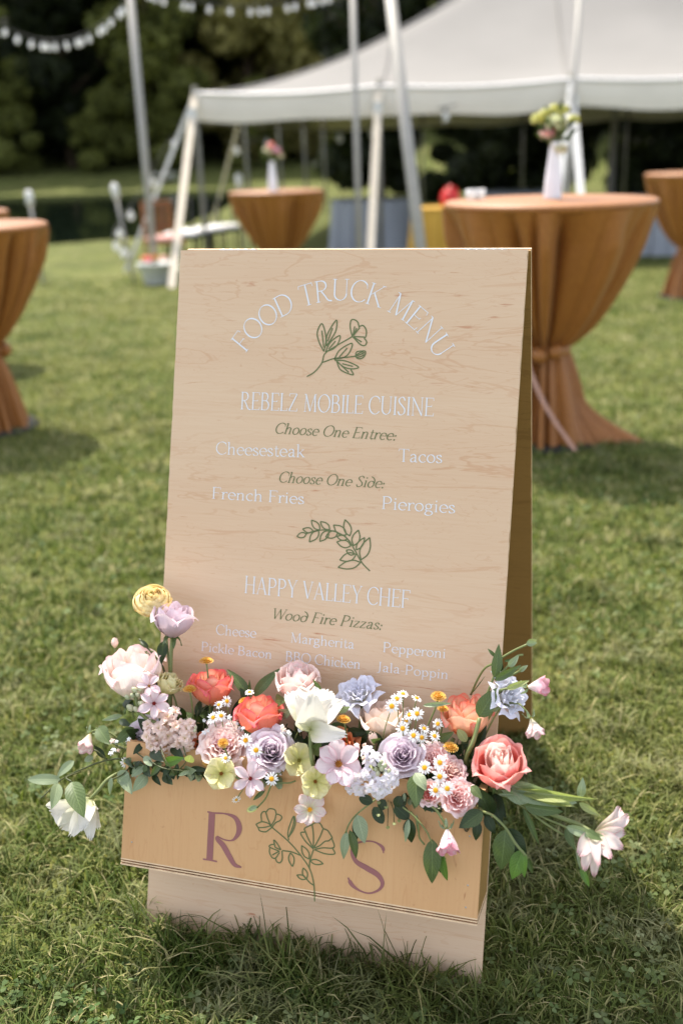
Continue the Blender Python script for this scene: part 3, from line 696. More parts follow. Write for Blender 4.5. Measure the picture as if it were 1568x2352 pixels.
obj('lid', MB().lathe([(.07, .195), (.07, .215), (.02, .22), (.015, .24), (0, .24)], 16).me('lid'), M_red, d_)
obj('tap', MB().tube([(0, -.1, .04), (0, -.15, .04), (0, -.15, .02)], .01, 6).me('tap'), M_dark, d_)
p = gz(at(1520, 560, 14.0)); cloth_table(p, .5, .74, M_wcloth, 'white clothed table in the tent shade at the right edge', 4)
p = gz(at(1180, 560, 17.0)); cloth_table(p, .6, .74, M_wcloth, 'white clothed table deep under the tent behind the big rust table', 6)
def chair(p, rot, seat_m, label, wood_m, slats=True):
    o = thing('chair', p, label, 'chair', 'chairs lined up beside the tent corner'); o.rotation_euler.z = rot
    for x in (-.19, .19):
        for y in (-.19, .19):
            top = .9 if y > 0 else .44
            obj('leg', MB().tube([(x, y, 0), (x, y * .95, .44), (x * .96, y * 1.05, top)], .016, 6).me('leg'), wood_m, o)
    obj('seat_frame', MB().box((-.21, -.21, .41), (.21, .21, .44)).me('seat_frame', False), wood_m, o)
    obj('cushion', MB().lathe([(.1, .44), (.225, .45), (.235, .475), (.2, .5), (0, .505)], 20).me('cushion'), seat_m, o)
    if slats:
        for z in (.56, .65, .74, .83, .9): obj('slat', MB().box((-.185, .19, z - .018), (.185, .205, z + .018)).me('slat', False), wood_m, o)
clist = [(378, 560, 12.9, M_pcush, M_bwood, 'brown slat backed chair with pink cushion left of the tent corner strap'), (418, 558, 13.4, M_cush, M_dark, 'first dark chair with white cushion right of the cream strap'),
         (448, 556, 13.8, M_cush, M_dark, 'dark chair with white cushion in front of the tent corner leg'), (482, 554, 14.2, M_cush, M_dark, 'dark chair with white cushion just right of the corner leg'),
         (516, 552, 14.6, M_cush, M_dark, 'dark chair with white cushion nearest the middle cocktail table')]
for i, (x, y, Z, sm, wm, lb) in enumerate(clist): chair(gz(at(x, y, Z)), .5 if i == 0 else math.pi * .0 + .3, sm, lb, wm, i == 0)
bo = thing('rowing_boat', Vector((at(378, 386, 52).x, 53, float(G(at(378, 386, 52).x, 53)))), 'small pale boat pulled up on the far bank', 'boat')
hb = MB(); hv = []
for i in range(9):
    s = -1 + i / 4; wd = .42 * (1 - abs(s) ** 2.5); hv += [(s * .8, -wd, .38 + .08 * s * s), (s * .75, 0, .05), (s * .8, wd, .38 + .08 * s * s)]
obj('hull', MB().add(hv, [(i * 3 + k, i * 3 + k + 1, i * 3 + k + 4, i * 3 + k + 3) for i in range(8) for k in range(2)]).me('hull'), M_cush, bo)
for s in (-.3, .3): obj('thwart', MB().box((s - .08, -.36, .3), (s + .08, .36, .32)).me('thwart', False), M_bwood, bo)
#BACKGROUND_END

# ================================================================ THE SIGN
sign = thing('sandwich_board', BC, 'birch plywood sandwich board food truck menu with flower box on its front', 'sign')
def local(mw): return Matrix.Translation(-BC) @ mw
TH = .012
# front panel with a slightly chipped right edge
def panel(name, w0, w1, h0, h1, z0, z1, mat, mw, chips=0, seed=0):
    rg = random.Random(seed); n = 110 if chips else 1; v = []; f = []
    for i in range(n + 1):
        y = h0 + (h1 - h0) * i / n; dx = -abs(rg.gauss(0, chips)) if (chips and rg.random() < .6 and 0 < i < n) else 0
        v += [(w0 - dx * .3, y, z0), (w1 + dx * .4, y, z0), (w1 + dx, y, z1), (w0 - dx * .3, y, z1)]
    for i in range(n):
        for k in range(4): f.append((i * 4 + k, i * 4 + (k + 1) % 4, (i + 1) * 4 + (k + 1) % 4, (i + 1) * 4 + k))
    f.append((3, 2, 1, 0)); f.append((n * 4, n * 4 + 1, n * 4 + 2, n * 4 + 3))
    return obj(name, mesh(name, v, f, smooth=False), mat, sign, local(mw))
TP = TH / 5
fp = panel('front_panel', -BW / 2, BW / 2, -.02, BH, -TP, 0, MW, BF, .0012, 3)
for k in range(1, 5):
    panel('ply_layer', -BW / 2 + .0005, BW / 2 - .0006, -.02, BH - .0005 * (k % 2), -TP * (k + 1), -TP * k, M_ply_d if k % 2 else M_ply_l, BF)
# rear panel: mirror of the front about the hinge line
top = bpt(0, BH + .0025, -TH - .004)
RV = -BN * math.sin(LEAN * 1.0) + Vector((0, 0, math.cos(LEAN))); RO = RV.cross(BX) * -1
RF = frame(top - RV * BH, BX, RV, BX.cross(RV))
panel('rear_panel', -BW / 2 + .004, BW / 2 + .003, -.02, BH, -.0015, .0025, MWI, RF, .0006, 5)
panel('ply_layer', -BW / 2 + .005, BW / 2 + .0025, -.02, BH - .001, -.005, -.0015, M_ply_d, RF)
panel('rear_face', -BW / 2 + .004, BW / 2 + .003, -.02, BH, -.009, -.005, M_ply_l, RF)
for u0 in (-.235, .2):
    h = MB().box((u0, BH + .0005, -.0165), (u0 + .07, BH + .0030, -.0085)); hg_ = obj('hinge', h.me('hinge', False), M_steel, sign, local(BF))
    for k in range(5): obj('knuckle', MB().tube([(u0 + k * .014 + .0008, BH + .002, -.0125), (u0 + k * .014 + .0132, BH + .002, -.0125)], .0028, 8).me('knuckle'), M_steel, hg_)
# flower box
BD = .113; v0, v1 = .156 / math.cos(LEAN), .3665
bw = BW / 2 - .0005
panel('box_front', -bw, bw, v0, v1, BD - .010, BD, MWB, BF, .0003, 8)
panel('box_side', -bw, -bw + .012, v0, v1 - .002, .0012, BD - .0105, MWB, BF); panel('box_side', bw - .012, bw, v0, v1 - .002, .0012, BD - .0105, MWI, BF)  # right side takes the shade-darkened birch
for k, (a, b, mt, dz) in enumerate(((0, .0022, M_ply_l, 0), (.0024, .0044, M_ply_d, -.002), (.0046, .0066, M_ply_l, -.0005), (.0068, .0086, M_ply_d, -.0025), (.0088, .0112, M_ply_l, .0005))):
    panel('bottom_ply', -bw - .0005, bw + .0005, v0 - b, v0 - a, .0012, BD + dz, mt, BF, .0004 if k % 2 else 0, k)
obj('foam_block', MB().box((-bw + .02, v0 + .02, .01), (bw - .02, v1 - .035, BD - .018)).me('foam_block', False), M_soil, sign, local(BF))
# little hook latch and nail heads
lt_ = obj('latch', MB().tube(spline([(.279, v1 - .035, BD + .003), (.275, v1 - .047, BD + .006), (.277, v1 - .062, BD + .006), (.281, v1 - .066, BD + .004), (.283, v1 - .056, BD + .005), (.281, v1 - .045, BD + .005)], 5), .0017, 7).me('latch'), M_latch, sign, local(BF))
obj('latch_plate', MB().box((.2805, v1 - .060, BD), (.289, v1 - .040, BD + .003)).me('latch_plate', False), M_latch, sign, local(BF))
for (a, b) in ((.285, v1 - .075), (.287, v0 + .05), (.286, v0 + .015), (-.285, v1 - .06), (-.286, v0 + .03), (.286, v1 - .015)):
    obj('nail', MB().lathe([(.0014, 0), (.0014, .0004), (0, .0005)], 8, Matrix.Translation((a, b, BD))).me('nail'), M_steel, sign, local(BF))

# ---------------------------------------------------------------- lettering: strokes of a broad pen
def E(cx, cy, rx, ry, a0, a1, n=20): return [(cx + rx * math.cos(R(a0 + (a1 - a0) * i / n)), cy + ry * math.sin(R(a0 + (a1 - a0) * i / n))) for i in range(n + 1)]
def cr(*p): return [tuple(q[:2]) for q in spline([(a, b, 0) for a, b in p], 7)]
TK, TN = .105, .042
def S(x, a=0, b=1, lo=1, hi=1, wd=TK):
    o = [([(x, a), (x, b)], wd)]
    if lo: o.append(([(x - .10, a + TN / 2), (x + .10, a + TN / 2)], TN))
    if hi == 1: o.append(([(x - .10, b - TN / 2), (x + .10, b - TN / 2)], TN))
    if hi == 2: o.append(([(x - .12, b - TN / 2 - .02), (x + .03, b - TN / 2)], TN))
    return o
def Hh(x0, x1, y, tk=0):
    o = [([(x0, y), (x1, y)], TN)]
    if tk: o.append(([(x1 - .01, y + (TN / 2 if tk < 0 else -TN / 2)), (x1 + .015, y + tk)], TN))
    return o
def D(x0, y0, x1, y1, wd): return [([(x0, y0), (x1, y1)], wd)]
def P_(pts, k=None): return [(pts, k)]
def foot(x, y, h=.09): return [([(x - h, y), (x + h, y)], TN)]
t_, c_ = TN / 2, 1 - TN / 2
GL = {
 'F': (.66, S(.14) + Hh(.14, .6, c_, -.15) + Hh(.14, .47, .52, -.07)), 'E': (.68, S(.14) + Hh(.14, .6, c_, -.14) + Hh(.14, .48, .52, .07) + Hh(.14, .62, t_, .15)),
 'L': (.6, S(.14) + Hh(.14, .56, t_, .15)), 'O': (.92, P_(E(.46, .5, .4, .49, 0, 360, 36))), 'D': (.88, S(.14) + P_([(.14, c_)] + E(.36, .5, .42, .479, 90, -90) + [(.14, t_)])),
 'T': (.74, S(.37, hi=0) + Hh(.37, .7, c_, -.15) + [([(.37, c_), (.04, c_)], TN), ([(.05, c_), (.03, c_ - .15)], TN)]),
 'R': (.80, S(.14) + P_([(.14, c_)] + E(.32, .75, .24, .229, 90, -90) + [(.14, .521)]) + P_(cr((.3, .52), (.45, .3), (.6, .06), (.78, .0)), .09)),
 'U': (.86, S(.14, .32, 1, 0, 1) + P_(E(.42, .32, .28, .30, 180, 360)) + S(.70, .32, 1, 0, 1, TN * 1.2)), 'C': (.82, P_(E(.46, .5, .4, .49, 42, 318, 30)) + D(.76, .83, .78, .66, TN)),
 'K': (.80, S(.14) + D(.14, .42, .66, .97, TN) + D(.3, .58, .7, .03, .1) + foot(.66, c_) + foot(.72, t_)),
 'M': (1.06, D(.17, .02, .22, .98, TN * 1.2) + D(.2, .98, .53, .04, .1) + D(.53, .04, .85, .98, TN * 1.1) + D(.85, .98, .9, .02, TK) + foot(.17, t_) + foot(.9, t_) + foot(.16, c_, .07) + foot(.9, c_, .07)),
 'N': (.92, D(.16, .02, .16, .98, TN * 1.2) + D(.14, .98, .76, .02, .1) + D(.76, 1, .76, 0, TN * 1.2) + foot(.16, t_) + foot(.76, c_) + foot(.1, c_, .06)),
 'B': (.74, S(.14) + P_([(.14, c_)] + E(.34, .76, .2, .219, 90, -90) + [(.14, .541)]) + P_([(.14, .541)] + E(.36, .28, .26, .26, 90, -90) + [(.14, t_)])),
 'Z': (.74, Hh(.1, .64, c_) + D(.62, .96, .1, .04, .095) + Hh(.08, .66, t_, .15) + D(.11, c_, .09, .84, TN)), 'I': (.3, S(.15)),
 'S': (.62, P_(cr((.52, .80), (.42, .95), (.27, .975), (.12, .86), (.14, .70), (.32, .53), (.50, .34), (.50, .14), (.33, .022), (.17, .04), (.07, .2)))),
 'H': (.88, S(.14) + S(.72) + Hh(.14, .72, .5)), 'A': (.86, D(.12, .02, .42, .99, TN * 1.2) + D(.41, .99, .74, .02, .11) + Hh(.24, .62, .33) + foot(.12, t_) + foot(.75, t_)),
 'P': (.72, S(.14) + P_([(.14, c_)] + E(.34, .72, .26, .259, 90, -90) + [(.14, .461)])), 'Y': (.78, D(.1, .98, .4, .45, .1) + D(.68, .98, .4, .45, TN) + D(.4, .5, .4, 0, TK) + foot(.4, t_) + foot(.11, c_) + foot(.68, c_)),
 'V': (.82, D(.12, .98, .43, .02, .11) + D(.72, .98, .43, .02, TN * 1.2) + foot(.12, c_) + foot(.72, c_)), 'J': (.46, S(.26, .1, 1, 0, 1) + P_(cr((.26, .12), (.2, -.1), (.02, -.14)))),
 'Q': (.92, P_(E(.46, .5, .4, .49, 0, 360, 36)) + P_(cr((.42, .1), (.6, -.03), (.86, -.12)), .07)),
 'W': (1.15, D(.1, .98, .36, .02, .1) + D(.6, .98, .36, .02, TN) + D(.58, .98, .84, .02, .1) + D(1.06, .98, .84, .02, TN) + foot(.1, c_) + foot(1.06, c_)),
 'o': (.62, P_(E(.31, .31, .24, .30, 0, 360, 28))), 'c': (.54, P_(E(.31, .31, .24, .30, 48, 315, 22)) + D(.46, .53, .47, .43, .06)),
 'e': (.58, P_(E(.31, .31, .24, .30, 4, 315, 24)) + Hh(.09, .53, .34)),
 'a': (.60, P_(cr((.12, .47), (.17, .58), (.29, .605), (.41, .52), (.42, .40), (.42, .1), (.47, .02), (.56, .04))) + P_(cr((.42, .38), (.22, .31), (.1, .17), (.17, .03), (.31, .04), (.42, .16)))),
 'h': (.68, S(.14, 0, 1, 1, 2) + P_(cr((.14, .42), (.24, .56), (.36, .605), (.48, .54), (.5, .4))) + S(.5, 0, .42, 1, 0)),
 'n': (.68, S(.14, 0, .61, 1, 2) + P_(cr((.14, .42), (.24, .56), (.36, .605), (.48, .54), (.5, .4))) + S(.5, 0, .42, 1, 0)),
 'i': (.31, S(.15, 0, .61, 1, 2) + D(.15, .78, .15, .89, .11)), 'l': (.31, S(.15, 0, 1, 1, 2)), 'k': (.62, S(.14, 0, 1, 1, 2) + D(.14, .24, .48, .58, TN) + D(.26, .37, .54, .02, .1) + foot(.47, .59, .08) + foot(.54, t_, .08)),
 'p': (.64, S(.14, -.32, .61, 1, 2) + P_(E(.33, .31, .22, .29, 150, -150, 24))), 'r': (.46, S(.14, 0, .61, 1, 2) + P_(cr((.14, .38), (.22, .54), (.34, .60), (.43, .57))) + D(.42, .6, .44, .49, .07)),
 's': (.46, P_(cr((.36, .46), (.32, .57), (.21, .605), (.09, .54), (.10, .41), (.24, .31), (.38, .20), (.37, .07), (.22, .015), (.11, .04), (.06, .15)))),
 't': (.40, P_([(.18, .82), (.18, .14)] + cr((.18, .14), (.21, .04), (.3, .02), (.38, .08)), .085) + Hh(.04, .36, .59)),
 'g': (.60, P_(E(.27, .41, .17, .19, 0, 360, 24)) + D(.4, .54, .55, .6, TN * 1.3) + P_(cr((.17, .27), (.1, .17), (.16, .08), (.4, .06), (.52, -.06), (.44, -.22), (.24, -.27), (.07, -.18), (.1, -.04), (.2, .05)))),
 'd': (.64, P_(E(.31, .29, .23, .28, 0, 360, 28)) + P_(cr((.54, .3), (.53, .62), (.38, .86), (.17, .97)))), 'z': (.52, Hh(.08, .44, .58) + D(.42, .57, .08, .04, .085) + Hh(.06, .46, t_, .1) + D(.09, .58, .07, .48, TN)),
 '-': (.38, Hh(.05, .33, .3)), ':': (.30, D(.12, -.02, .12, .12, .12) + D(.13, .34, .13, .48, .12)), ' ': (.34, []),
}
class Ink:                                # collects flat strokes on a plane, each a hair above the last
    def __init__(s, base): s.v = []; s.f = []; s.k = 0; s.base = base
    def stroke(s, pts, wd):
        s.k += 1; zz = s.base + (s.k % 7) * .00003; n = len(pts); b = len(s.v)
        for i, p in enumerate(pts):
            a = pts[max(i - 1, 0)]; c = pts[min(i + 1, n - 1)]; dx, dy = c[0] - a[0], c[1] - a[1]; l = math.hypot(dx, dy) or 1
            ww = wd[i] if isinstance(wd, list) else wd; nx_, ny_ = -dy / l * ww / 2, dx / l * ww / 2
            s.v += [(p[0] - nx_, p[1] - ny_, zz), (p[0] + nx_, p[1] + ny_, zz)]
        for i in range(n - 1): s.f.append((b + 2 * i, b + 2 * i + 2, b + 2 * i + 3, b + 2 * i + 1))
    def done(s, name, mat, mw): return obj(name, mesh(name, s.v, s.f, smooth=False), mat, sign, local(mw))
def pen(pts, thick=TK, thin=TN, nib=18):
    n = len(pts); out = []; cx_, sx_ = math.cos(R(nib)), math.sin(R(nib))
    for i in range(n):
        a = pts[max(i - 1, 0)]; c = pts[min(i + 1, n - 1)]; dx, dy = c[0] - a[0], c[1] - a[1]; l = math.hypot(dx, dy) or 1
        out.append(thin + (thick - thin) * abs(dx * sx_ - dy * cx_) / l)
    return out
def glyph(ink, ch, place, sx, sy, shear=0, bold=1.0):
    for pts, wd in GL[ch][1]:
        pen_w = pen(pts) if wd is None else [wd] * len(pts)
        q = [place((p[0] + shear * p[1]) * sx, p[1] * sy) for p in pts]
        ink.stroke(q, [a * sy * bold * (.55 + .45 * sx / sy) for a in pen_w])
def text(ink, s, zf, a, b, ytop, shear=0, bold=1.0, ww=0.0, track=0.0):
    u0, v0_ = uv_b(*zf(*a), ww); u1, v1_ = uv_b(*zf(*b), ww); _, vt = uv_b(*zf(a[0], ytop), ww)
    H = vt - v0_; L = math.hypot(u1 - u0, v1_ - v0_); nat = sum(GL[c][0] for c in s) + track * (len(s) - 1); sx = L / nat
    ex = ((u1 - u0) / L, (v1_ - v0_) / L); ey = (-ex[1], ex[0]); x = 0
    for c in s:
        glyph(ink, c, lambda p, q, x=x: (u0 + ex[0] * (x + p) + ey[0] * q, v0_ + ex[1] * (x + p) + ey[1] * q), sx, H, shear, bold); x += (GL[c][0] + track) * sx
WI = .0006
texts = [
 ('title_lettering', M_white, [('REBELZ MOBILE CUISINE', z4, (312, 104), (1090, 132), 33, 0, .74)]),
 ('title_lettering', M_white, [('HAPPY VALLEY CHEF', z5, (328, 345), (994, 407), 275, 0, .74)]),
 ('green_lettering', M_green, [('Choose One Entree:', z4, (448, 200), (938, 229), 156, .26, .86)]),
 ('green_lettering', M_green, [('Choose One Side:', z4, (463, 396), (891, 421), 352, .26, .86)]),
 ('green_lettering', M_green, [('Wood Fire Pizzas:', z5, (434, 448), (882, 494), 405, .26, .86)]),
 ('menu_lettering', M_white, [('Cheesesteak', z4, (214, 284), (572, 297), 233, 0, .74)]), ('menu_lettering', M_white, [('Tacos', z4, (946, 314), (1124, 320), 262, 0, .80)]),
 ('menu_lettering', M_white, [('French Fries', z4, (198, 462), (570, 485), 415, 0, .80)]), ('menu_lettering', M_white, [('Pierogies', z4, (879, 504), (1176, 522), 452, 0, .80)]),
 ('menu_lettering', M_white, [('Cheese', z5, (215, 512), (377, 526), 470, 0, .80)]), ('menu_lettering', M_white, [('Margherita', z5, (512, 543), (771, 570), 503, 0, .80)]),
 ('menu_lettering', M_white, [('Pepperoni', z5, (884, 582), (1138, 608), 541, 0, .80)]), ('menu_lettering', M_white, [('Pickle Bacon', z5, (155, 577), (441, 610), 540, 0, .80)]),
 ('menu_lettering', M_white, [('BBQ Chicken', z5, (493, 619), (796, 651), 578, 0, .80)]), ('menu_lettering', M_white, [('Jala-Poppin', z5, (860, 659), (1149, 692), 620, 0, .80)])]
for nm, mt, rows in texts:
    ink = Ink(WI)
    for (s, zf, a, b, yt, sh, bd) in rows: text(ink, s, zf, a, b, yt, sh, bd)
    ink.done(nm, mt, BF)
# the arched heading
A3 = [uv_b(*z3(*q)) for q in ((336, 452), (722, 242), (1100, 480))]
(ax, ay), (bx_, by_), (cx2, cy2) = A3
d2 = 2 * (ax * (by_ - cy2) + bx_ * (cy2 - ay) + cx2 * (ay - by_))
ux = ((ax ** 2 + ay ** 2) * (by_ - cy2) + (bx_ ** 2 + by_ ** 2) * (cy2 - ay) + (cx2 ** 2 + cy2 ** 2) * (ay - by_)) / d2
uy = ((ax ** 2 + ay ** 2) * (cx2 - bx_) + (bx_ ** 2 + by_ ** 2) * (ax - cx2) + (cx2 ** 2 + cy2 ** 2) * (bx_ - ax)) / d2
RA = math.hypot(ax - ux, ay - uy); an0 = math.atan2(ay - uy, ax - ux); an1 = math.atan2(cy2 - uy, cx2 - ux)
hh = uv_b(*z3(720, 152))[1] - uv_b(*z3(720, 240))[1]
s = 'FOOD TRUCK MENU'; nat = sum(GL[c][0] for c in s); arc = (an0 - an1) * (RA + hh * .4); sx = arc / nat; x = 0; ink = Ink(WI)
for c in s:
    gw = GL[c][0] * sx; am = an0 - (x + gw / 2) / (RA + hh * .4)
    e = (math.sin(am), -math.cos(am)); n_ = (math.cos(am), math.sin(am))
    glyph(ink, c, lambda p, q: (ux + n_[0] * (RA + q) + e[0] * (p - gw / 2), uy + n_[1] * (RA + q) + e[1] * (p - gw / 2)), sx, hh, 0, .66); x += gw
ink.done('arched_heading', M_white, BF)
# initials on the box
ink = Ink(BD + .0006)
def zinitial(pts, zf, wd): ink.stroke([uv_b(*zf(*p), BD) for p in pts], wd)
k_ = .000245
zinitial([(633, 332), (617, 640)], zb, 46 * k_)
zinitial([(604, 328), (640, 336), (700, 338)], zb, 11 * k_); zinitial([(575, 632), (620, 638), (665, 648)], zb, 11 * k_)
pts = [tuple(q[:2]) for q in spline([(640, 336, 0), (715, 340, 0), (780, 365, 0), (807, 420, 0), (800, 470, 0), (765, 510, 0), (715, 508, 0), (665, 484, 0)], 7)]
zinitial(pts, zb, [(9 + 30 * math.sin(math.pi * min(1, max(0, (i / len(pts) - .12) / .62))) ** 1.3) * k_ for i in range(len(pts))])
pts = [tuple(q[:2]) for q in spline([(662, 485, 0), (668, 505, 0), (705, 545, 0), (745, 615, 0), (778, 668, 0), (822, 685, 0)], 6)]
zinitial(pts, zb, [(8 + 32 * math.sin(math.pi * i / (len(pts) - 1)) ** .8) * k_ for i in range(len(pts))])
pts = [tuple(q[:2]) for q in spline([(553, 590, 0), (545, 545, 0), (490, 508, 0), (425, 500, 0), (350, 520, 0), (318, 575, 0), (350, 650, 0), (430, 700, 0), (510, 750, 0), (545, 810, 0), (520, 860, 0), (450, 886, 0), (380, 868, 0), (320, 825, 0), (290, 770, 0)], 6)]
n_ = len(pts); ink.done('initial_letter', M_mauve, BF); ink = Ink(BD + .0006); prof = lambda t: 10 + 16 * math.exp(-((t - .06) / .06) ** 2) + 34 * math.exp(-((t - .52) / .17) ** 2) + 22 * math.exp(-((t - .95) / .07) ** 2)
zinitial(pts, zs, [prof(i / (n_ - 1)) * k_ * .86 * (1 if 2 < i < n_ - 3 else .5) for i in range(n_)])
ink.done('initial_letter', M_mauve, BF)
# botanical line drawings
def draw(ink, zf, lines, wd, ww):
    for pts in lines:
        q = [(*uv_b(*zf(*p), ww), 0) for p in pts]; q = [tuple(a[:2]) for a in spline(q, 6)] if len(q) > 2 else [a[:2] for a in q]
        ink.stroke(q, wd)
def lf(b, t, k=.26, asym=1.0):
    dx, dy = t[0] - b[0], t[1] - b[1]; return [[b, (b[0] + dx * .3 - dy * k * .8, b[1] + dy * .3 + dx * k * .8), (b[0] + dx * .65 - dy * k * .75, b[1] + dy * .65 + dx * k * .75), t],
                                               [b, (b[0] + dx * .3 + dy * k * asym * .8, b[1] + dy * .3 - dx * k * asym * .8), (b[0] + dx * .65 + dy * k * asym * .75, b[1] + dy * .65 - dx * k * asym * .75), t]]
ink = Ink(WI)
L = [[(580, 547), (612, 527), (640, 492), (652, 455), (690, 428), (730, 405), (762, 386)], [(643, 490), (690, 474), (735, 470), (775, 465)],
     [(648, 446), (628, 405), (622, 368), (640, 334), (654, 372), (656, 412), (648, 446)], [(640, 362), (648, 430)],
     [(658, 424), (662, 378), (698, 320), (697, 360), (678, 396), (658, 424)], [(683, 352), (664, 405)], [(655, 447), (675, 408), (712, 382), (707, 410), (688, 434), (655, 447)], [(695, 404), (668, 436)],
     [(690, 478), (712, 440), (760, 413), (754, 444), (732, 468), (690, 478)], [(742, 432), (710, 468)], [(692, 482), (735, 484), (787, 508), (762, 516), (728, 508), (700, 485)], [(765, 506), (722, 495)],
     [(700, 485), (716, 520), (765, 540), (756, 518)], [(748, 530), (718, 502)],
     [(762, 385), (754, 350), (757, 322), (770, 318), (784, 328), (790, 350)], [(790, 345), (806, 342), (818, 360), (817, 384), (810, 392)], [(810, 392), (820, 408), (812, 422), (795, 418), (775, 398), (762, 385)],
     [(765, 382), (772, 345)], [(766, 383), (792, 350)], [(768, 386), (812, 388)], [(766, 383), (780, 352)], [(768, 388), (800, 408)],
     [(775, 465), (780, 448), (800, 444), (815, 446), (812, 462), (800, 474), (784, 474), (775, 465)], [(775, 465), (795, 458), (812, 450)], [(778, 460), (795, 450), (806, 447)], [(780, 470), (798, 466), (810, 458)]]
draw(ink, z3, L, .0021, 0); ink.done('flower_drawing', M_green, BF)
ink = Ink(WI)
L = [[(833, 257), (800, 222), (772, 172), (747, 132), (712, 106), (662, 92), (612, 96), (575, 108)]]
for b, t, k in (((578, 108), (540, 118), .3), ((606, 97), (563, 88), .26), ((632, 92), (598, 52), .26), ((628, 94), (590, 140), .26), ((672, 90), (634, 58), .26), ((668, 94), (632, 138), .26), ((705, 102), (655, 120), .3),
                ((738, 112), (687, 72), .28), ((752, 116), (733, 50), .24), ((742, 128), (700, 118), .26), ((757, 155), (700, 140), .28), ((768, 155), (787, 92), .26), ((770, 190), (738, 173), .3), ((778, 190), (712, 213), .26),
                ((796, 222), (705, 242), .2), ((797, 212), (832, 122), .22), ((778, 172), (812, 122), .2)): L += lf(b, t, k)
draw(ink, z5, L, .0021, 0); ink.done('laurel_drawing', M_green, BF)
ink = Ink(BD + .0006)
L = [[(1292, 905), (1287, 800), (1262, 700), (1205, 612), (1125, 520), (1018, 428)], [(1285, 570), (1262, 640), (1258, 690)], [(1200, 608), (1140, 585), (1085, 578)], [(1286, 800), (1262, 785), (1238, 758)],
     [(1015, 426), (998, 405), (955, 392), (915, 408)], [(952, 388), (948, 350), (960, 328), (984, 328)], [(982, 328), (1000, 309), (1035, 315), (1046, 345)], [(1044, 342), (1066, 348), (1081, 362), (1070, 384), (1042, 398), (1018, 428)],
     [(915, 408), (930, 432)], [(930, 432), (940, 450), (975, 457), (1000, 442), (1018, 428)], [(930, 430), (970, 428), (1010, 418)], [(1012, 420), (990, 370), (978, 330)], [(1012, 420), (1035, 380), (1044, 345)], [(1000, 406), (1015, 426)],
     [(1125, 512), (1120, 465), (1132, 415), (1158, 356), (1168, 400), (1152, 450), (1125, 490)], [(1160, 358), (1155, 410), (1130, 480)],
     [(1284, 568), (1235, 520), (1202, 466), (1232, 458)], [(1232, 458), (1228, 434), (1275, 410)], [(1275, 410), (1298, 398), (1325, 402), (1346, 436)], [(1346, 436), (1374, 448), (1388, 466), (1405, 495)], [(1405, 495), (1380, 515), (1358, 518), (1325, 545), (1290, 562)],
     [(1402, 500), (1418, 548), (1400, 562), (1345, 560), (1295, 570)], [(1406, 562), (1420, 598), (1360, 598), (1290, 572)], [(1282, 562), (1250, 500), (1232, 456)], [(1283, 562), (1284, 480), (1276, 412)], [(1286, 562), (1325, 490), (1346, 438)],
     [(1075, 572), (1050, 530), (1030, 510), (1034, 536), (1040, 556), (1072, 572)], [(1034, 536), (1006, 542), (1004, 556), (1060, 580)], [(1004, 556), (1002, 590), (1018, 624)], [(1018, 624), (1040, 626), (1066, 590)], [(1040, 628), (1050, 650), (1070, 655), (1084, 630), (1082, 578)], [(1020, 606), (1066, 580)]]
for b, t, k in (((1256, 632), (1208, 545), .22), ((1262, 642), (1347, 662), .2), ((1136, 592), (1150, 680), .22), ((1240, 757), (1218, 688), .24), ((1236, 760), (1177, 735), .24)): L += lf(b, t, k)
draw(ink, zb, L, .0020, BD); ink.done('flower_drawing', M_green, BF)
#SIGN_END

# ================================================================ FLOWERS
CACHE = {}
def rose_petal(key, r0, rc, rr, z0, z1, half, curl, point, ruf, seed):
    k = ('rp', key, seed)
    if k in CACHE: return CACHE[k]
    rg = random.Random(hash(k) % 99991 if False else seed * 131 + len(key) * 7 + int(rr * 100)); a1_, a2_, a3_ = (rg.uniform(0, 6.28) for _ in range(3)); nu, nt_ = 10, 8; v = []; f = []; uv = []
    lean_ = rg.uniform(-.06, .06)
    for j in range(nt_ + 1):
        t = j / nt_; r = (1 - t) ** 2 * r0 + 2 * t * (1 - t) * rc + t * t * rr
        e = max(0, (t - .72) / .28)
        for i in range(nu + 1):
            s = -1 + 2 * i / nu; a = s * half * (.62 + .38 * math.sin(math.pi * min(1, t * .75 + .05)))
            q = 1 + .6 * abs(s) ** 2
            rad = r + curl * .10 * e * e * q + .045 * s * t + ruf * t ** 3 * math.sin(s * 6 + a1_) + .02 * t * math.sin(s * 2.5 + a2_)
            z = z0 + (z1 - z0) * t - (z1 - z0) * t ** 3 * .20 * abs(s) ** 3.2 - curl * .075 * e * e * q + point * e * max(0, 1 - abs(s) * 1.4) + lean_ * t + ruf * .8 * t ** 3 * math.sin(s * 5 + a3_)
            v.append((rad * math.cos(a), rad * math.sin(a), z)); uv.append((i / nu, t))
    for j in range(nt_):
        for i in range(nu): b = j * (nu + 1) + i; f.append((b, b + 1, b + nu + 2, b + nu + 1))
    CACHE[k] = mesh('petal', v, f, uv); CACHE[k].materials.append(None); return CACHE[k]
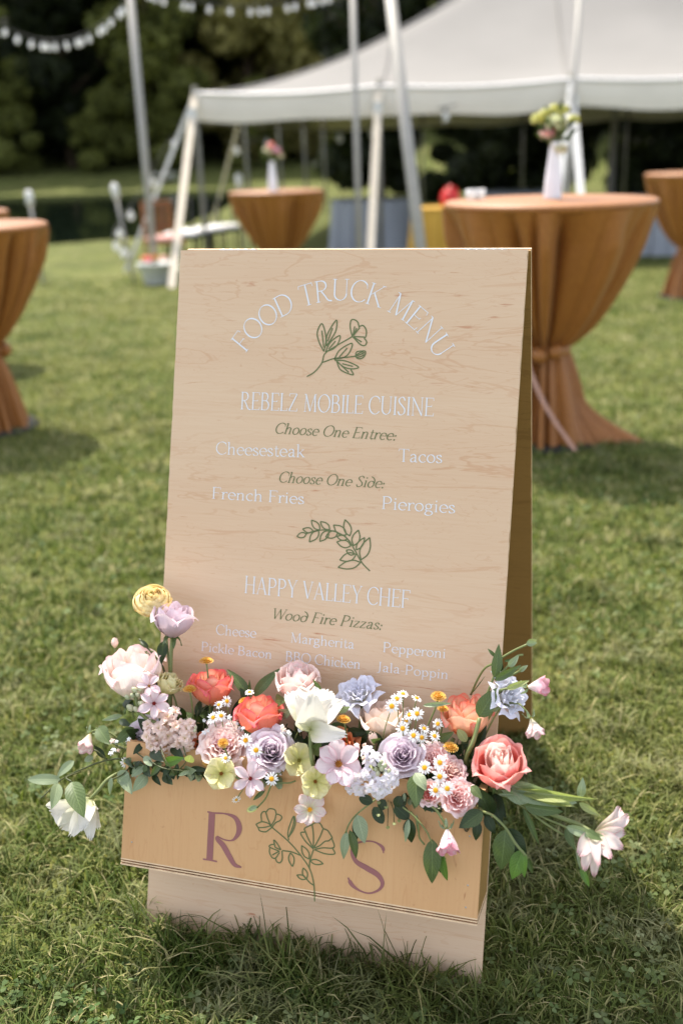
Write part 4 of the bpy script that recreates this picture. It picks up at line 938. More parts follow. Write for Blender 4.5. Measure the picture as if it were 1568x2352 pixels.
def ball_petal(Rr, half, close, seed):
    k = ('bp', round(Rr, 3), seed)
    if k in CACHE: return CACHE[k]
    rg = random.Random(seed); p1 = rg.uniform(0, 6.28); v = []; f = []; uv = []; nu, nt_ = 9, 8
    for j in range(nt_ + 1):
        t = j / nt_; th = .25 + close * t
        for i in range(nu + 1):
            s = -1 + 2 * i / nu; tt = th - .34 * t * abs(s) ** 3; a = s * half * (.6 + .4 * math.sin(math.pi * min(1, t * .8)))
            rr = Rr * (1 + .05 * s * t + .025 * t * math.sin(4 * s + p1)); v.append((rr * math.sin(tt) * math.cos(a), rr * math.sin(tt) * math.sin(a), -Rr * math.cos(tt) * .82 + (1 - Rr) * .55)); uv.append((i / nu, t))
    for j in range(nt_):
        for i in range(nu): b = j * (nu + 1) + i; f.append((b, b + 1, b + nu + 2, b + nu + 1))
    CACHE[k] = mesh('petal', v, f, uv); CACHE[k].materials.append(None); return CACHE[k]
def star_petal(key, L, W, a0_, a1_, rb, cup, ruf, notch=0, p=.8, seed=0, nu=6, nt_=7):
    k = ('sp', key, seed)
    if k in CACHE: return CACHE[k]
    rg = random.Random(seed + 17); p1, p2 = rg.uniform(0, 6.28), rg.uniform(0, 6.28); v = []; f = []; uv = []; x, z = rb, 0
    tw = rg.uniform(-.12, .12)
    TS = [1 - (1 - q / nt_) ** 1.6 for q in range(nt_ + 1)]
    for j in range(nt_ + 1):
        t = TS[j]; ang = R(a0_ + (a1_ - a0_) * t); w_ = W * max(.12, (1 - abs(2 * t ** (1.45 * p + .1) - 1) ** 2.4) ** .6)
        for i in range(nu + 1):
            s = -1 + 2 * i / nu
            xx = x - (L * .10 * abs(s) ** 2 * t ** 2) - (notch * L * .1 * (1 - abs(s)) if j == nt_ else 0)
            zz = z + cup * w_ * s * s + ruf * t ** 2 * math.sin(s * 5 + p1 + t * 3) + tw * s * w_
            v.append((xx, s * w_ * .5 + ruf * .4 * t * math.sin(t * 7 + p2), zz)); uv.append((i / nu, t))
        dt = (TS[j + 1] - t) if j < nt_ else 0; x += math.cos(ang) * L * dt; z += math.sin(ang) * L * dt
    for j in range(nt_):
        for i in range(nu): b = j * (nu + 1) + i; f.append((b, b + 1, b + nu + 2, b + nu + 1))
    CACHE[k] = mesh('petal', v, f, uv); CACHE[k].materials.append(None); return CACHE[k]
def leaf_mesh(kind, seed=0):
    k = ('lf', kind, seed)
    if k in CACHE: return CACHE[k]
    rg = random.Random(seed + 5); p1 = rg.uniform(0, 6.28); v = []; f = []; uv = []
    nu, nt_ = 6, 12
    arc, fold, wave, sh = {'leaf': (.16, .22, .012, 'o'), 'round': (.12, .14, .010, 'r'), 'lance': (.22, .25, .012, 'l'), 'wavy': (.18, .45, .05, 'l'), 'tulip': (.34, .5, .045, 't'), 'tip': (.2, .55, .0, 'l')}[kind]
    if kind == 'tulip': nu = 10
    for j in range(nt_ + 1):
        t = j / nt_
        wd = {'o': math.sin(math.pi * t ** .78) ** .85 * (1 - .18 * t), 'r': math.sin(math.pi * min(1, t ** .9)) ** .6, 'l': math.sin(math.pi * t ** .7) ** .8, 't': math.sin(math.pi * min(1, t ** .92 * .86 + .05)) ** .7}[sh]
        for i in range(nu + 1):
            s = -1 + 2 * i / nu
            tipr = 0
            if sh == 't': tipr = .04 * t ** 4 * (math.sin(s * 9 + p1) + .8 * math.sin(s * 19 + p1)); 
            v.append((s * wd * .5, t + tipr - (.04 * s * s * t if sh == 't' else 0), -arc * 4 * (t - .5) ** 2 * .5 + arc * .5 + fold * abs(s) ** (1 if sh != 't' else 2) * wd * .3 + wave * math.sin(t * 9 + s * 1.5 + p1) * abs(s)))
            uv.append((i / nu, t))
    for j in range(nt_):
        for i in range(nu): b = j * (nu + 1) + i; f.append((b, b + 1, b + nu + 2, b + nu + 1))
    CACHE[k] = mesh('leaf', v, f, uv); CACHE[k].materials.append(None); return CACHE[k]
def put(name, me, mat, parent, m):
    o = bpy.data.objects.new(name, me); col.objects.link(o); o.parent = parent; o.matrix_local = m
    if me.materials[0] is None and me.users == 1 and False: pass
    o.material_slots[0].link = 'OBJECT'; o.material_slots[0].material = mat; return o
def slot(me):
    if not len(me.materials): me.materials.append(None)
    return me
RZ = lambda a: Matrix.Rotation(a, 4, 'Z')
FORMS = {
 'rose': [(3, .03, .10, .09, .44, 1.05, 0, 0), (3, .04, .24, .17, .46, 1.0, .2, 0), (4, .05, .36, .27, .46, .9, .35, .01), (5, .07, .5, .40, .42, .78, .6, .02), (5, .09, .66, .55, .36, .76, .9, .03), (5, .1, .84, .72, .25, .74, 1.3, .05), (5, .12, .98, .90, .08, .70, 1.9, .07)],
 'cup': [(3, .03, .14, .10, .54, 1.15, .1, 0), (3, .05, .40, .24, .60, 1.1, .3, .02), (4, .08, .70, .38, .60, 1.0, .7, .04), (4, .1, .98, .53, .56, .98, 1.2, .08), (5, .12, 1.16, .66, .44, .86, 2.3, .12)],
 'garden': [(4, .03, .10, .10, .22, .9, .2, 0), (5, .04, .22, .2, .26, .8, .5, 0), (6, .05, .34, .31, .27, .7, .6, .01), (7, .07, .48, .44, .25, .62, .8, .01), (7, .09, .62, .58, .20, .6, 1.0, .02), (6, .1, .8, .74, .12, .66, 1.2, .03), (6, .12, .98, .92, .0, .66, 1.4, .03)],
 'lisi': [(3, .03, .16, .12, .34, 1.0, .4, 0), (4, .05, .34, .3, .40, .85, .9, .02), (5, .07, .58, .52, .36, .75, 1.2, .03), (5, .09, .78, .78, .22, .72, 1.8, .04), (4, .1, .9, .96, .06, .7, 2.2, .04)],
 'spray': [(4, .03, .12, .11, .36, .95, .3, 0), (5, .05, .3, .25, .38, .8, .5, .01), (6, .07, .52, .44, .34, .68, .8, .02), (6, .09, .76, .66, .25, .66, 1.1, .03), (6, .1, .94, .88, .1, .64, 1.6, .03)],
 'bud': [(3, .05, .6, .12, .8, 1.2, 0, 0), (4, .08, .8, .3, .7, 1.0, .3, .05)]}
RUF = {'rose': .02, 'cup': .032, 'garden': .045, 'lisi': .08, 'spray': .055, 'bud': .01}
Z0 = {'rose': -.75, 'cup': -.85, 'garden': -.5, 'lisi': -.75, 'spray': -.6, 'bud': -.8}
def faceM(P, face, spin):
    tc = (CAM - P).normalized(); rt = Vector((1, 0, 0)); rt = (rt - tc * rt.dot(tc)).normalized(); up = tc.cross(rt)
    d = (rt * face[0] + up * face[1] + tc * face[2]).normalized()
    return d, (d.to_track_quat('Z', 'Y').to_matrix().to_4x4() @ RZ(spin))
def stem_obj(parent, pts, r=.0022, mat=None, name='stem'):
    o = parent.location; P = spline(pts, 5); k = len(P)
    return obj(name, MB().tube([p - o for p in P], r, 6).me(name), mat or M_stem, parent)
def box_root(P, side=0):
    d = P - BC; u = max(-.27, min(.27, d.dot(BX) * .93 + side)); return bpt(u, .34, .055)
CTR = {}
def centre_mesh(r, h, n, ln):
    k = ('c', r, h, n, ln)
    if k in CACHE: return CACHE[k]
    b = MB().lathe([(r, -.01), (r * .97, h * .4), (r * .7, h * .8), (r * .35, h), (0, h * 1.04)], 14)
    for i in range(n):
        a = i * 2.39996; q = math.sqrt((i + .5) / n) * r * (1.5 if ln > .08 else 1.0); d = Vector((math.cos(a), math.sin(a), 0)); p0 = d * q * .5 + Vector((0, 0, h * .7)); p1 = d * q + Vector((0, 0, h * (1.02 - .5 * (q / r) ** 2 * .6) + ln))
        s_ = Vector((-d.y, d.x, 0)) * r * .07; b.add([p0 - s_, p0 + s_, p1 + s_, p1 - s_, p1 + Vector((0, 0, r * .12))], [(0, 1, 2, 3), (3, 2, 4)])
    CACHE[k] = slot(b.me('centre')); return CACHE[k]
def sepals(parent, H, mat, z=-.8, s=1.0, dz=0):
    me = star_petal('sepal', .62, .2, -20, -75, .04, .4, .01, seed=3)
    for i in range(5): put('sepal', me, mat, parent, H @ Matrix.Translation((0, 0, z)) @ RZ(i * 1.257 + .3) @ Matrix.Scale(s, 4))
def flower(form, zf, x, y, r, ww, face, mat, label, cat='flower', name=None, spin=0, path=None, stemr=.0024, seed=0, mat2=None, ctr=None, sep=False, group=None, nostem=False, n=None):
    P = on_b(*zf(x, y), ww); Z = depth(P); s = r / 3.0 * Z / FOC * {'cup': 1.3, 'rose': 1.17, 'garden': 1.18, 'spray': 1.18, 'bud': 1.3, 'lisi': 1.15, 'ball': 1.12}.get(form, 1.14)
    d, Rm = faceM(P, face, spin + seed * .7); H = Rm @ Matrix.Scale(s, 4)
    nm = name or {'rose': 'rose', 'cup': 'rose', 'garden': 'garden_rose', 'lisi': 'lisianthus', 'spray': 'spray_rose', 'ball': 'ranunculus'}.get(form, form)
    o = thing(nm, P, label, cat, group)
    rg = random.Random(seed * 13 + int(x))
    if form in FORMS:
        L = FORMS[form]
        for li, (cn, r0, rc, rr, z1, half, curl, pt) in enumerate(L):
            mm = mat if (mat2 is None or li > 2) else mat2
            off = rg.uniform(0, 6.28)
            for k in range(cn):
                me = rose_petal(form + str(li), r0, rc, rr, Z0[form], z1, half, curl, pt, RUF[form], k % 2 + (seed % 2) * 2)
                put('petal', me, mm, o, H @ RZ(off + k * 2 * math.pi / cn + rg.uniform(-.12, .12)) @ Matrix.Rotation(rg.uniform(-.05, .05), 4, 'Y') @ Matrix.Scale(rg.uniform(.95, 1.05), 4))
        if sep: sepals(o, H, L_mid, Z0[form] + .02)
        obj('hip', MB().lathe([(.0, -.12), (.09, -.1), (.14, 0), (.12, .06), (0, .07)], 12, H @ Matrix.Translation((0, 0, Z0[form]))).me('hip'), M_stem, o)
        back = d * s * -.85
    elif form == 'ball':
        for li in range(10):
            q_ = li / 9; rr_ = .07 + .60 * q_; cn = 4 + li // 3; off = rg.uniform(0, 6.28)
            for k in range(cn):
                me = rose_petal('ball' + str(li), .05 + .1 * q_, rr_ * 1.28 + .60 * q_ ** .9 + .02, rr_ * (1.06 + .15 * (li == 9)), -.80 + .1 * (1 - q_), .60 - .52 * q_ ** 1.3, .98, .45 + .9 * q_ ** 4, .02 * q_, .016, k % 2)
                put('petal', me, mat, o, H @ RZ(off + k * 2 * math.pi / cn + rg.uniform(-.12, .12)) @ Matrix.Rotation(rg.uniform(-.05, .05), 4, 'Y'))
        obj('centre', MB().lathe([(.0, .3), (.06, .3), (.05, .5), (0, .54)], 12, H).me('centre'), M_gnc, o)
        back = d * s * -.8
    else:
        spec = {'cosmos': (8, .90, .56, 22, -8, .1, .12, .035, .8, .8), 'anemone': (7, .92, .66, 34, -6, .12, .22, .04, 0, .8), 'hellebore': (5, .95, 1.0, 30, 0, .08, .25, .06, .3, .75),
                'daisy': (13, .70, .22, 10, -22, .24, .06, .01, .6, .55), 'orchidlike': (5, .95, .50, 30, -10, .08, .25, .04, 0, .9), 'bell': (6, 1.05, .75, 74, 40, .06, .5, .05, .5, .75)}[form]
        cn, Lp, Wp, A0, A1, rb, cup, ruf, notch, pp = spec; cn = n or cn
        for k in range(cn):
            me = star_petal(form, Lp, Wp, A0, A1, rb, cup, ruf, notch, pp, seed=(k + seed) % 3)
            put('petal', me, mat, o, H @ RZ(k * 2 * math.pi / cn + rg.uniform(-.1, .1)) @ Matrix.Rotation(rg.uniform(-.12, .12), 4, 'Y') @ Matrix.Scale(rg.uniform(.9, 1.06), 4) @ Matrix.Translation((0, 0, .012 * (k % 2))))
        cm = {'daisy': (.30, .2, 40, .01), 'cosmos': (.12, .08, 26, .1), 'anemone': (.13, .1, 34, .14), 'hellebore': (.1, .08, 26, .16), 'orchidlike': (.1, .08, 16, .1), 'bell': (.08, .2, 16, .2)}[form]
        put('centre', centre_mesh(*cm), ctr or M_yc, o, H)
        if form == 'bell' or sep: sepals(o, H, L_sage, -.02, .8)
        back = d * s * -.05
    if not nostem:
        if path: stem_obj(o, [P + back] + [on_b(*q[0](q[1], q[2]), q[3]) for q in path], stemr)
        else:
            b = box_root(P); m_ = (P + back).lerp(b, .5) + d * -.012; stem_obj(o, [P + back, P + back - d * s * .5 * 0 + (m_ - P - back) * .4 + d * s * -.2, m_, b], stemr)
    return o
def mum(zf, x, y, r, ww, face, label, path=None, seed=0):
    P = on_b(*zf(x, y), ww); s = r / 3.0 * depth(P) / FOC; d, Rm = faceM(P, face, seed)
    o = thing('button_mum', P, label, 'flower'); H = Rm @ Matrix.Scale(s, 4)
    for ring, (cn, rr, a0_, zz) in enumerate(((22, .5, -8, .0), (20, .36, 14, .06), (16, .22, 32, .11), (10, .1, 55, .14))):
        for k in range(cn):
            me = star_petal('mum%d' % ring, .5 - ring * .06, .17, a0_, a0_ + 30, rr * .9, .3, .01, .5, .6, seed=k % 2, nu=2, nt_=3)
            put('petal', me, M_mum, o, H @ RZ(k * 2 * math.pi / cn + ring * .3 + random.uniform(-.06, .06)) @ Matrix.Translation((0, 0, zz)))
    obj('cup', MB().lathe([(0, -.16), (.2, -.14), (.46, -.04), (.5, .03), (.3, .16), (0, .2)], 14, H).me('cup'), M_mum if True else M_stem, o)
    b = [on_b(*q[0](q[1], q[2]), q[3]) for q in path] if path else [box_root(P)]
    stem_obj(o, [P - d * s * .1] + b, .0015, M_stem)
    return o
def MX(B, T, zdir, ratio, roll=0, o=None, flip=1):
    y = T - B; L = y.length; y = y / L; z = (zdir - y * zdir.dot(y)).normalized(); x = y.cross(z)
    m_ = frame(B - (o or Vector()), x * L * ratio, y * L, z * L * flip)
    return m_ @ Matrix.Rotation(roll, 4, 'Y') if abs(ratio - 1) < 1e-6 else Matrix.Translation(B - (o or Vector())) @ (frame(Vector(), x, y, z) @ Matrix.Rotation(roll, 4, 'Y') @ Matrix.Diagonal((L * ratio, L, L * .8 * flip, 1)))
def blade(name, parent, kind, mat, zf, b, t, wb, wt, ratio, roll=0, seed=0, flip=1):
    B = on_b(*zf(*b), wb); T = on_b(*zf(*t), wt); T = B + (T - B) * (1.1 if kind in ('leaf', 'round') else 1); mid = (B + T) / 2
    return put(name, leaf_mesh(kind, seed % 3), mat, parent, MX(B, T, (CAM - mid).normalized(), ratio, roll, parent.location, flip))
def W(zf, x, y, ww): return on_b(*zf(x, y), ww)

# ---- the big heads, left to right
flower('ball', z6, 822, 178, 116, .075, (-.05, .62, .75), P_yel, 'pale yellow ranunculus at the top left of the arrangement', 'flower', seed=1, path=[(z6, 905, 330, .05), (z6, 930, 520, .05), (z6, 945, 700, .05), (z6, 940, 980, .05)])
flower('cup', z6, 975, 318, 122, .085, (.1, .9, .34), P_lav2, 'dusky lavender rose under the yellow ranunculus', 'rose', seed=2, sep=True, path=[(z6, 965, 440, .06), (z6, 955, 600, .055), (z6, 950, 980, .05)], stemr=.0034)
flower('bud', z6, 568, 487, 36, .03, (0, .9, .3), P_stockp, 'tiny closed peach bud standing alone left of the sign', 'flower bud', 'flower_bud', seed=1, path=[(z6, 574, 560, .03), (z6, 590, 640, .035), (z6, 700, 1000, .05)], stemr=.0016)
flower('cup', z6, 690, 680, 182, .07, (-.15, .9, .36), P_blush, 'very large blush white rose at the left end of the box', 'rose', seed=3, sep=True, mat2=P_pink)
flower('orchidlike', z6, 805, 785, 84, .115, (-.1, .35, .9), P_anem, 'small pinkish white flower with brown centre below the large blush rose', seed=1, ctr=M_brc)
flower('orchidlike', z6, 838, 905, 110, .12, (.1, .1, .95), P_anem, 'pinkish white flower with dark red centre above the peach stock', seed=2, ctr=M_redc, n=6)
flower('cup', z6, 945, 765, 80, .075, (.45, .7, .35), P_lemon, 'small pale lemon bloom just right of the large blush rose', seed=1, path=[(z6, 960, 830, .07), (z6, 1000, 940, .06), (z6, 1030, 1100, .055)], stemr=.0016)
flower('cup', z6, 1235, 785, 128, .055, (.0, .92, .36), P_coral, 'coral orange rose behind the tall yellow button flower', 'rose', seed=4, sep=True, mat2=P_peach)
flower('cup', z7, 222, 442, 142, .08, (-.06, .92, .38), P_coral, 'coral rose with pink pointed petal edges left of the white parrot tulip', 'rose', seed=5, sep=True, mat2=P_peach)
flower('rose', z6, 755, 1115, 112, .08, (-.55, .25, .75), P_lav, 'lavender rose half hidden behind the peach stock', 'rose', seed=2)
flower('garden', z6, 1318, 1180, 142, .115, (.05, .35, .9), P_pink, 'full pink garden rose with a yellow button in front of it', 'garden rose', seed=3, mat2=P_pinks)
flower('cup', z6, 1155, 1210, 88, .085, (-.3, .3, .6), P_orange, 'orange rose peeking out left of the pink garden rose', 'rose', seed=6)
flower('cup', z7, 478, 205, 132, .05, (.02, .85, .5), P_pink, 'pale pink rose above the white parrot tulip', 'rose', seed=7, sep=True, mat2=P_blush)
flower('lisi', z7, 895, 285, 112, .05, (-.2, .55, .7), P_blue, 'periwinkle blue lisianthus at the middle top of the arrangement', 'lisianthus', seed=2, sep=True)
flower('cup', z7, 1068, 470, 140, .055, (-.12, .92, .36), P_cream, 'large cream rose behind the chamomile spray', 'rose', seed=8, sep=True)
flower('rose', z7, 300, 690, 128, .12, (.05, .22, .95), P_lav, 'lavender rose facing forward between two chamomile daisies', 'rose', seed=3)
flower('rose', z7, 760, 672, 118, .075, (-.2, .3, .85), P_orange, 'bright orange rose behind the large pinkish anemone', 'rose', seed=5)
flower('rose', z7, 1200, 715, 122, .115, (-.02, .22, .95), P_lav, 'lavender rose right of the lilac stock', 'rose', seed=4)
flower('anemone', z7, 765, 785, 152, .14, (-.03, .18, .97), P_anem, 'large pinkish white anemone with brown centre over the box edge', 'anemone', seed=1, ctr=M_brc)
flower('hellebore', z7, 492, 760, 112, .11, (.12, .15, .9), P_lemon, 'pale lemon flower with dark green centre below the tulip stem', seed=2, ctr=M_gnc)
flower('hellebore', z7, 603, 905, 108, .145, (.1, -.05, .95), P_lemon, 'pale lemon flower hanging over the box edge beside the anemone', seed=1, ctr=M_brc, n=6)
flower('hellebore', z6, 1302, 1388, 112, .145, (-.08, .0, .95), P_lemon, 'pale lemon flower hanging over the box edge above the letter R', seed=0, ctr=M_brc, n=6)
flower('orchidlike', z7, 158, 885, 118, .145, (.0, .05, .95), P_anem, 'pale pink flower with narrow petals and dark red centre over the box edge', seed=2, ctr=M_redc, n=6)
flower('cosmos', z7, 566, 1098, 112, .135, (.0, -.05, 1), P_whitep, 'white cosmos with yellow centre lying on the box front', 'cosmos', seed=2, ctr=M_yc, path=[(z7, 575, 1010, .125), (z7, 600, 960, .12), (z7, 600, 900, .08)], stemr=.0014)
flower('bud', z7, 1003, 610, 46, .10, (-.1, .75, .5), P_stockp, 'small round peach bud above the lilac stock', 'flower bud', 'flower_bud', seed=2, stemr=.0015)
flower('spray', z7, 1402, 735, 96, .10, (-.1, .4, .85), P_pinks, 'light pink spray rose at the top of its cluster', 'spray rose', seed=1)
flower('spray', z8, 205, 1050, 88, .11, (.3, .35, .8), P_pinks, 'light pink spray rose with chamomile daisies at its left', 'spray rose', seed=2, mat2=P_pink)
flower('spray', z8, 245, 1235, 104, .135, (.25, .1, .9), P_pinks, 'light pink spray rose hanging over the right box corner', 'spray rose', seed=3)
flower('spray', z8, 42, 1210, 74, .14, (-.1, .0, .9), P_pinks, 'small pink spray rose lowest in its cluster', 'spray rose', seed=4, mat2=P_coral2)
flower('cup', z8, 300, 665, 152, .055, (-.02, .88, .42), P_peach, 'coral rose with peach heart at the right side of the sign', 'rose', seed=9, sep=True, mat2=P_peach)
flower('cup', z8, 528, 1005, 160, .12, (-.02, .6, .76), P_coral2, 'salmon pink rose at the right corner above the large leaves', 'rose', seed=11, sep=True, mat2=P_pink)
flower('lisi', z8, 600, 535, 118, .085, (.55, .2, .6), P_blue, 'pale blue lisianthus sticking out right of the sign', 'lisianthus', seed=3, sep=True, path=[(z8, 480, 640, .07), (z8, 400, 800, .06), (z8, 300, 1100, .05)])
flower('bell', z8, 720, 480, 118, .10, (.9, .05, .35), P_hang, 'small pink white bloom right of the pale blue lisianthus', seed=3, n=5, ctr=M_gnc, path=[(z8, 640, 470, .09), (z8, 520, 520, .085), (z8, 430, 640, .07), (z8, 330, 1000, .05)], stemr=.002)
flower('bell', z8, 742, 690, 112, .10, (.25, -.9, .25), P_whitep, 'pale papery bloom drooping under the pink white one at right', seed=1, n=5, ctr=M_gnc, path=[(z8, 700, 630, .10), (z8, 640, 590, .09), (z8, 520, 640, .08), (z8, 340, 1000, .05)], stemr=.0015)
flower('bell', z8, 165, 1455, 138, .15, (.0, -.9, .35), P_hang, 'candy pink flower hanging upside down over the box front', seed=2, ctr=M_gnc, path=[(z8, 135, 1390, .15), (z8, 85, 1320, .145), (z8, 20, 1270, .13), (z8, -20, 1200, .07)], stemr=.002)
flower('bell', z6, 402, 1110, 104, .07, (-.3, -.75, .4), P_whitep, 'white nodding flower at the far left above the trailing vine', seed=2, ctr=M_gnc, path=[(z6, 440, 1090, .07), (z6, 520, 1100, .065), (z6, 640, 1180, .06), (z6, 760, 1260, .05)], stemr=.0016)

# ---- yellow button chrysanthemums
mum(z6, 1198, 612, 58, .075, (.0, .86, .38), 'tall yellow button flower in front of the left coral rose', [(z6, 1208, 700, .075), (z6, 1222, 900, .065), (z6, 1230, 1080, .055)], 1)
mum(z6, 1083, 806, 56, .095, (-.05, .82, .45), 'yellow button flower left of and below the tallest one', [(z6, 1098, 900, .09), (z6, 1115, 1060, .07), (z6, 1120, 1200, .055)], 2)
mum(z6, 1313, 1178, 44, .165, (.0, .35, .9), 'yellow button flower lying on the pink garden rose', [(z6, 1340, 1250, .15), (z6, 1380, 1310, .11), (z6, 1380, 1360, .07)], 3)
mum(z6, 1207, 1300, 48, .125, (-.3, .2, .8), 'golden button flower low between orange rose and lemon flower', None, 4)
mum(z7, 797, 476, 58, .085, (.1, .78, .5), 'yellow button flower right of the white parrot tulip', [(z7, 815, 560, .08), (z7, 830, 700, .06)], 5)
mum(z7, 112, 352, 44, .06, (-.2, .6, .6), 'yellow button flower mostly hidden behind the coral rose', None, 6)
mum(z7, 1450, 318, 62, .085, (.1, .7, .6), 'yellow button flower highest right of the chamomile spray', [(z7, 1430, 400, .08), (z7, 1370, 540, .07), (z7, 1310, 700, .06)], 7)
mum(z7, 1480, 402, 46, .075, (.1, .7, .5), 'yellow button flower tucked beside the peach hearted coral rose', [(z7, 1470, 560, .07), (z7, 1430, 700, .06)], 8)
mum(z7, 1535, 668, 62, .10, (.2, .7, .6), 'yellow button flower above the pink spray roses', [(z7, 1500, 740, .08), (z7, 1470, 820, .06)], 9)

# ---- chamomile daisies
DA = [(z7, 152, 290, 36, .07, (0, .7, .5), 'small side view chamomile daisy between the two dark upright leaves'),
 (z7, 125, 622, 50, .13, (-.1, .2, .9), 'chamomile daisy right of the pink garden rose'), (z7, 196, 690, 50, .155, (0, .1, 1), 'chamomile daisy on the left edge of the lavender rose'),
 (z7, 303, 888, 50, .155, (.1, .0, .9), 'chamomile daisy just above the green drawing on the box'), (z7, 1165, 335, 48, .10, (.1, .5, .8), 'chamomile daisy over the top edge of the cream rose'),
 (z7, 1130, 387, 52, .115, (0, .1, 1), 'largest chamomile daisy in front of the cream rose'), (z7, 1207, 302, 44, .09, (.3, .7, .5), 'highest chamomile daisy of the spray'),
 (z7, 1302, 332, 42, .09, (.4, .7, .4), 'tilted chamomile daisy alone at the top right of the spray'), (z7, 1252, 446, 46, .10, (-.2, .5, .7), 'chamomile daisy in the middle of the spray seen from the side'),
 (z7, 1304, 438, 50, .105, (0, .2, 1), 'chamomile daisy in the middle of the spray facing forward'), (z7, 1228, 490, 42, .10, (.1, .7, .5), 'chamomile daisy below the middle pair in the spray'),
 (z7, 1205, 540, 50, .11, (-.1, .1, .95), 'chamomile daisy above the right lavender rose'), (z7, 1280, 588, 50, .11, (-.2, .2, .9), 'left of the two low chamomile daisies near the rose'),
 (z7, 1336, 602, 46, .11, (.1, -.3, .8), 'right of the two low chamomile daisies near the rose'), (z7, 1352, 540, 42, .10, (.3, .5, .6), 'side view chamomile daisy at the right of the spray'),
 (z7, 1424, 592, 42, .095, (.3, .3, .8), 'chamomile daisy under the large coral rose leaf'), (z7, 1448, 508, 42, .085, (-.4, .1, .8), 'chamomile daisy left of the peach hearted coral rose'),
 (z7, 1461, 776, 52, .145, (0, .1, 1), 'chamomile daisy at the upper right on the pink spray roses'), (z7, 1355, 810, 52, .145, (-.1, .1, 1), 'chamomile daisy at the left on the pink spray roses'),
 (z7, 1460, 872, 52, .155, (0, .0, 1), 'chamomile daisy at the centre on the pink spray roses'), (z7, 1432, 966, 52, .165, (-.1, -.05, 1), 'lowest chamomile daisy on the pink spray roses'),
 (z7, 1512, 954, 52, .165, (.1, .0, 1), 'chamomile daisy touching the lowest right spray rose'), (z6, 1340, 890, 42, .10, (.4, .2, .8), 'chamomile daisy under the left coral rose'),
 (z6, 1283, 914, 34, .095, (-.2, .4, .8), 'tiny chamomile daisy left of the one under the coral rose'), (z6, 1245, 1002, 42, .12, (-.3, .2, .8), 'left of the pair of daisies above the pink garden rose'),
 (z6, 1300, 990, 42, .12, (.2, .3, .8), 'right of the pair of daisies above the pink garden rose'), (z6, 1330, 1282, 38, .15, (.0, .3, .8), 'small chamomile daisy above the left lemon flower'),
 (z6, 645, 1312, 40, .10, (0, .1, 1), 'small white daisy among the vine leaves at the left box corner'), (z7, 60, 1030, 34, .135, (.2, -.6, .6), 'tiny daisy hanging upside down above the letter R')]
for i, (zf, x, y, r, ww, fc, lb) in enumerate(DA):
    P = on_b(*zf(x, y), ww); b = box_root(P, random.uniform(-.01, .01))
    q = P.lerp(b, .5) + Vector((random.uniform(-.008, .008), 0, random.uniform(0, .012)))
    o = flower('daisy', zf, x, y, r, ww, fc, P_daisy, lb, 'daisy', 'daisy', spin=i, seed=i % 3, ctr=M_yc, nostem=True, group='chamomile daisies in the flower box')
    stem_obj(o, [P, q, b], .0009)

# ---- stocks: spikes of ruffled florets
fl_c = {}
def floret_mesh(seed):
    k = ('floret', seed)
    if k in CACHE: return CACHE[k]
    rg = random.Random(seed); v = []; f = []; uv = []
    for ring, (cn, a0_, L) in enumerate(((5, 15, .95), (4, 48, .7), (3, 70, .5))):
        for k_i in range(cn):
            a = k_i * 6.283 / cn + ring * .5 + rg.uniform(-.15, .15); b0 = len(v); ph = rg.uniform(0, 6.28)
            for j in range(5):
                t = j / 4; ang = R(a0_ - 35 * t); wd = .62 * math.sin(math.pi * min(.93, t * .85 + .12)) ** .6
                for i in range(5):
                    s = -1 + i / 2; x = .04 + L * t * math.cos(ang); y = s * wd * .5; z = L * t * math.sin(ang) + .10 * t * t * math.sin(s * 4 + ph)
                    v.append((x * math.cos(a) - y * math.sin(a), x * math.sin(a) + y * math.cos(a), z)); uv.append((i / 4, t))
            for j in range(4):
                for i in range(4): q = b0 + j * 5 + i; f.append((q, q + 1, q + 6, q + 5))
    CACHE[k] = mesh('floret', v, f, uv); slot(CACHE[k]); return CACHE[k]
def stock(zf, pts, mat, label, buds=(), stem=(), base=.10):
    c = pts[0]; P0 = on_b(*zf(c[0], c[1]), base); o = thing('stock_flower', P0, label, 'stock flower')
    mx_ = sum(p[0] for p in pts) / len(pts); my = sum(p[1] for p in pts) / len(pts)
    for i, (x, y, r) in enumerate(pts):
        P = on_b(*zf(x, y), base + .02 + random.uniform(-.01, .012)); s = r / 3 * depth(P) / FOC
        d, Rm = faceM(P, ((x - mx_) / 150, -(y - my) / 150 + .1, .9), random.uniform(0, 6))
        put('floret', floret_mesh(i % 4), mat, o, Matrix.Translation(P - P0) @ Rm @ Matrix.Scale(s, 4))
    for (x, y, r) in buds:
        P = on_b(*zf(x, y), base + .025); s = r / 3 * depth(P) / FOC; d, Rm = faceM(P, ((x - mx_) / 200, 1, .4), 0)
        obj('bud', MB().lathe([(0, -1), (.6, -.7), (.8, 0), (.6, .6), (.2, 1), (0, 1.05)], 9, Matrix.Translation(P - P0) @ Rm @ Matrix.Scale(s, 4)).me('bud'), M_budg, o)
    if stem: stem_obj(o, [on_b(*q[0](q[1], q[2]), q[3]) for q in stem], .0032, M_stem)
    return o
M_budg = leaf_mat('bud_green', C(168, 178, 136), C(214, 206, 178), .2)
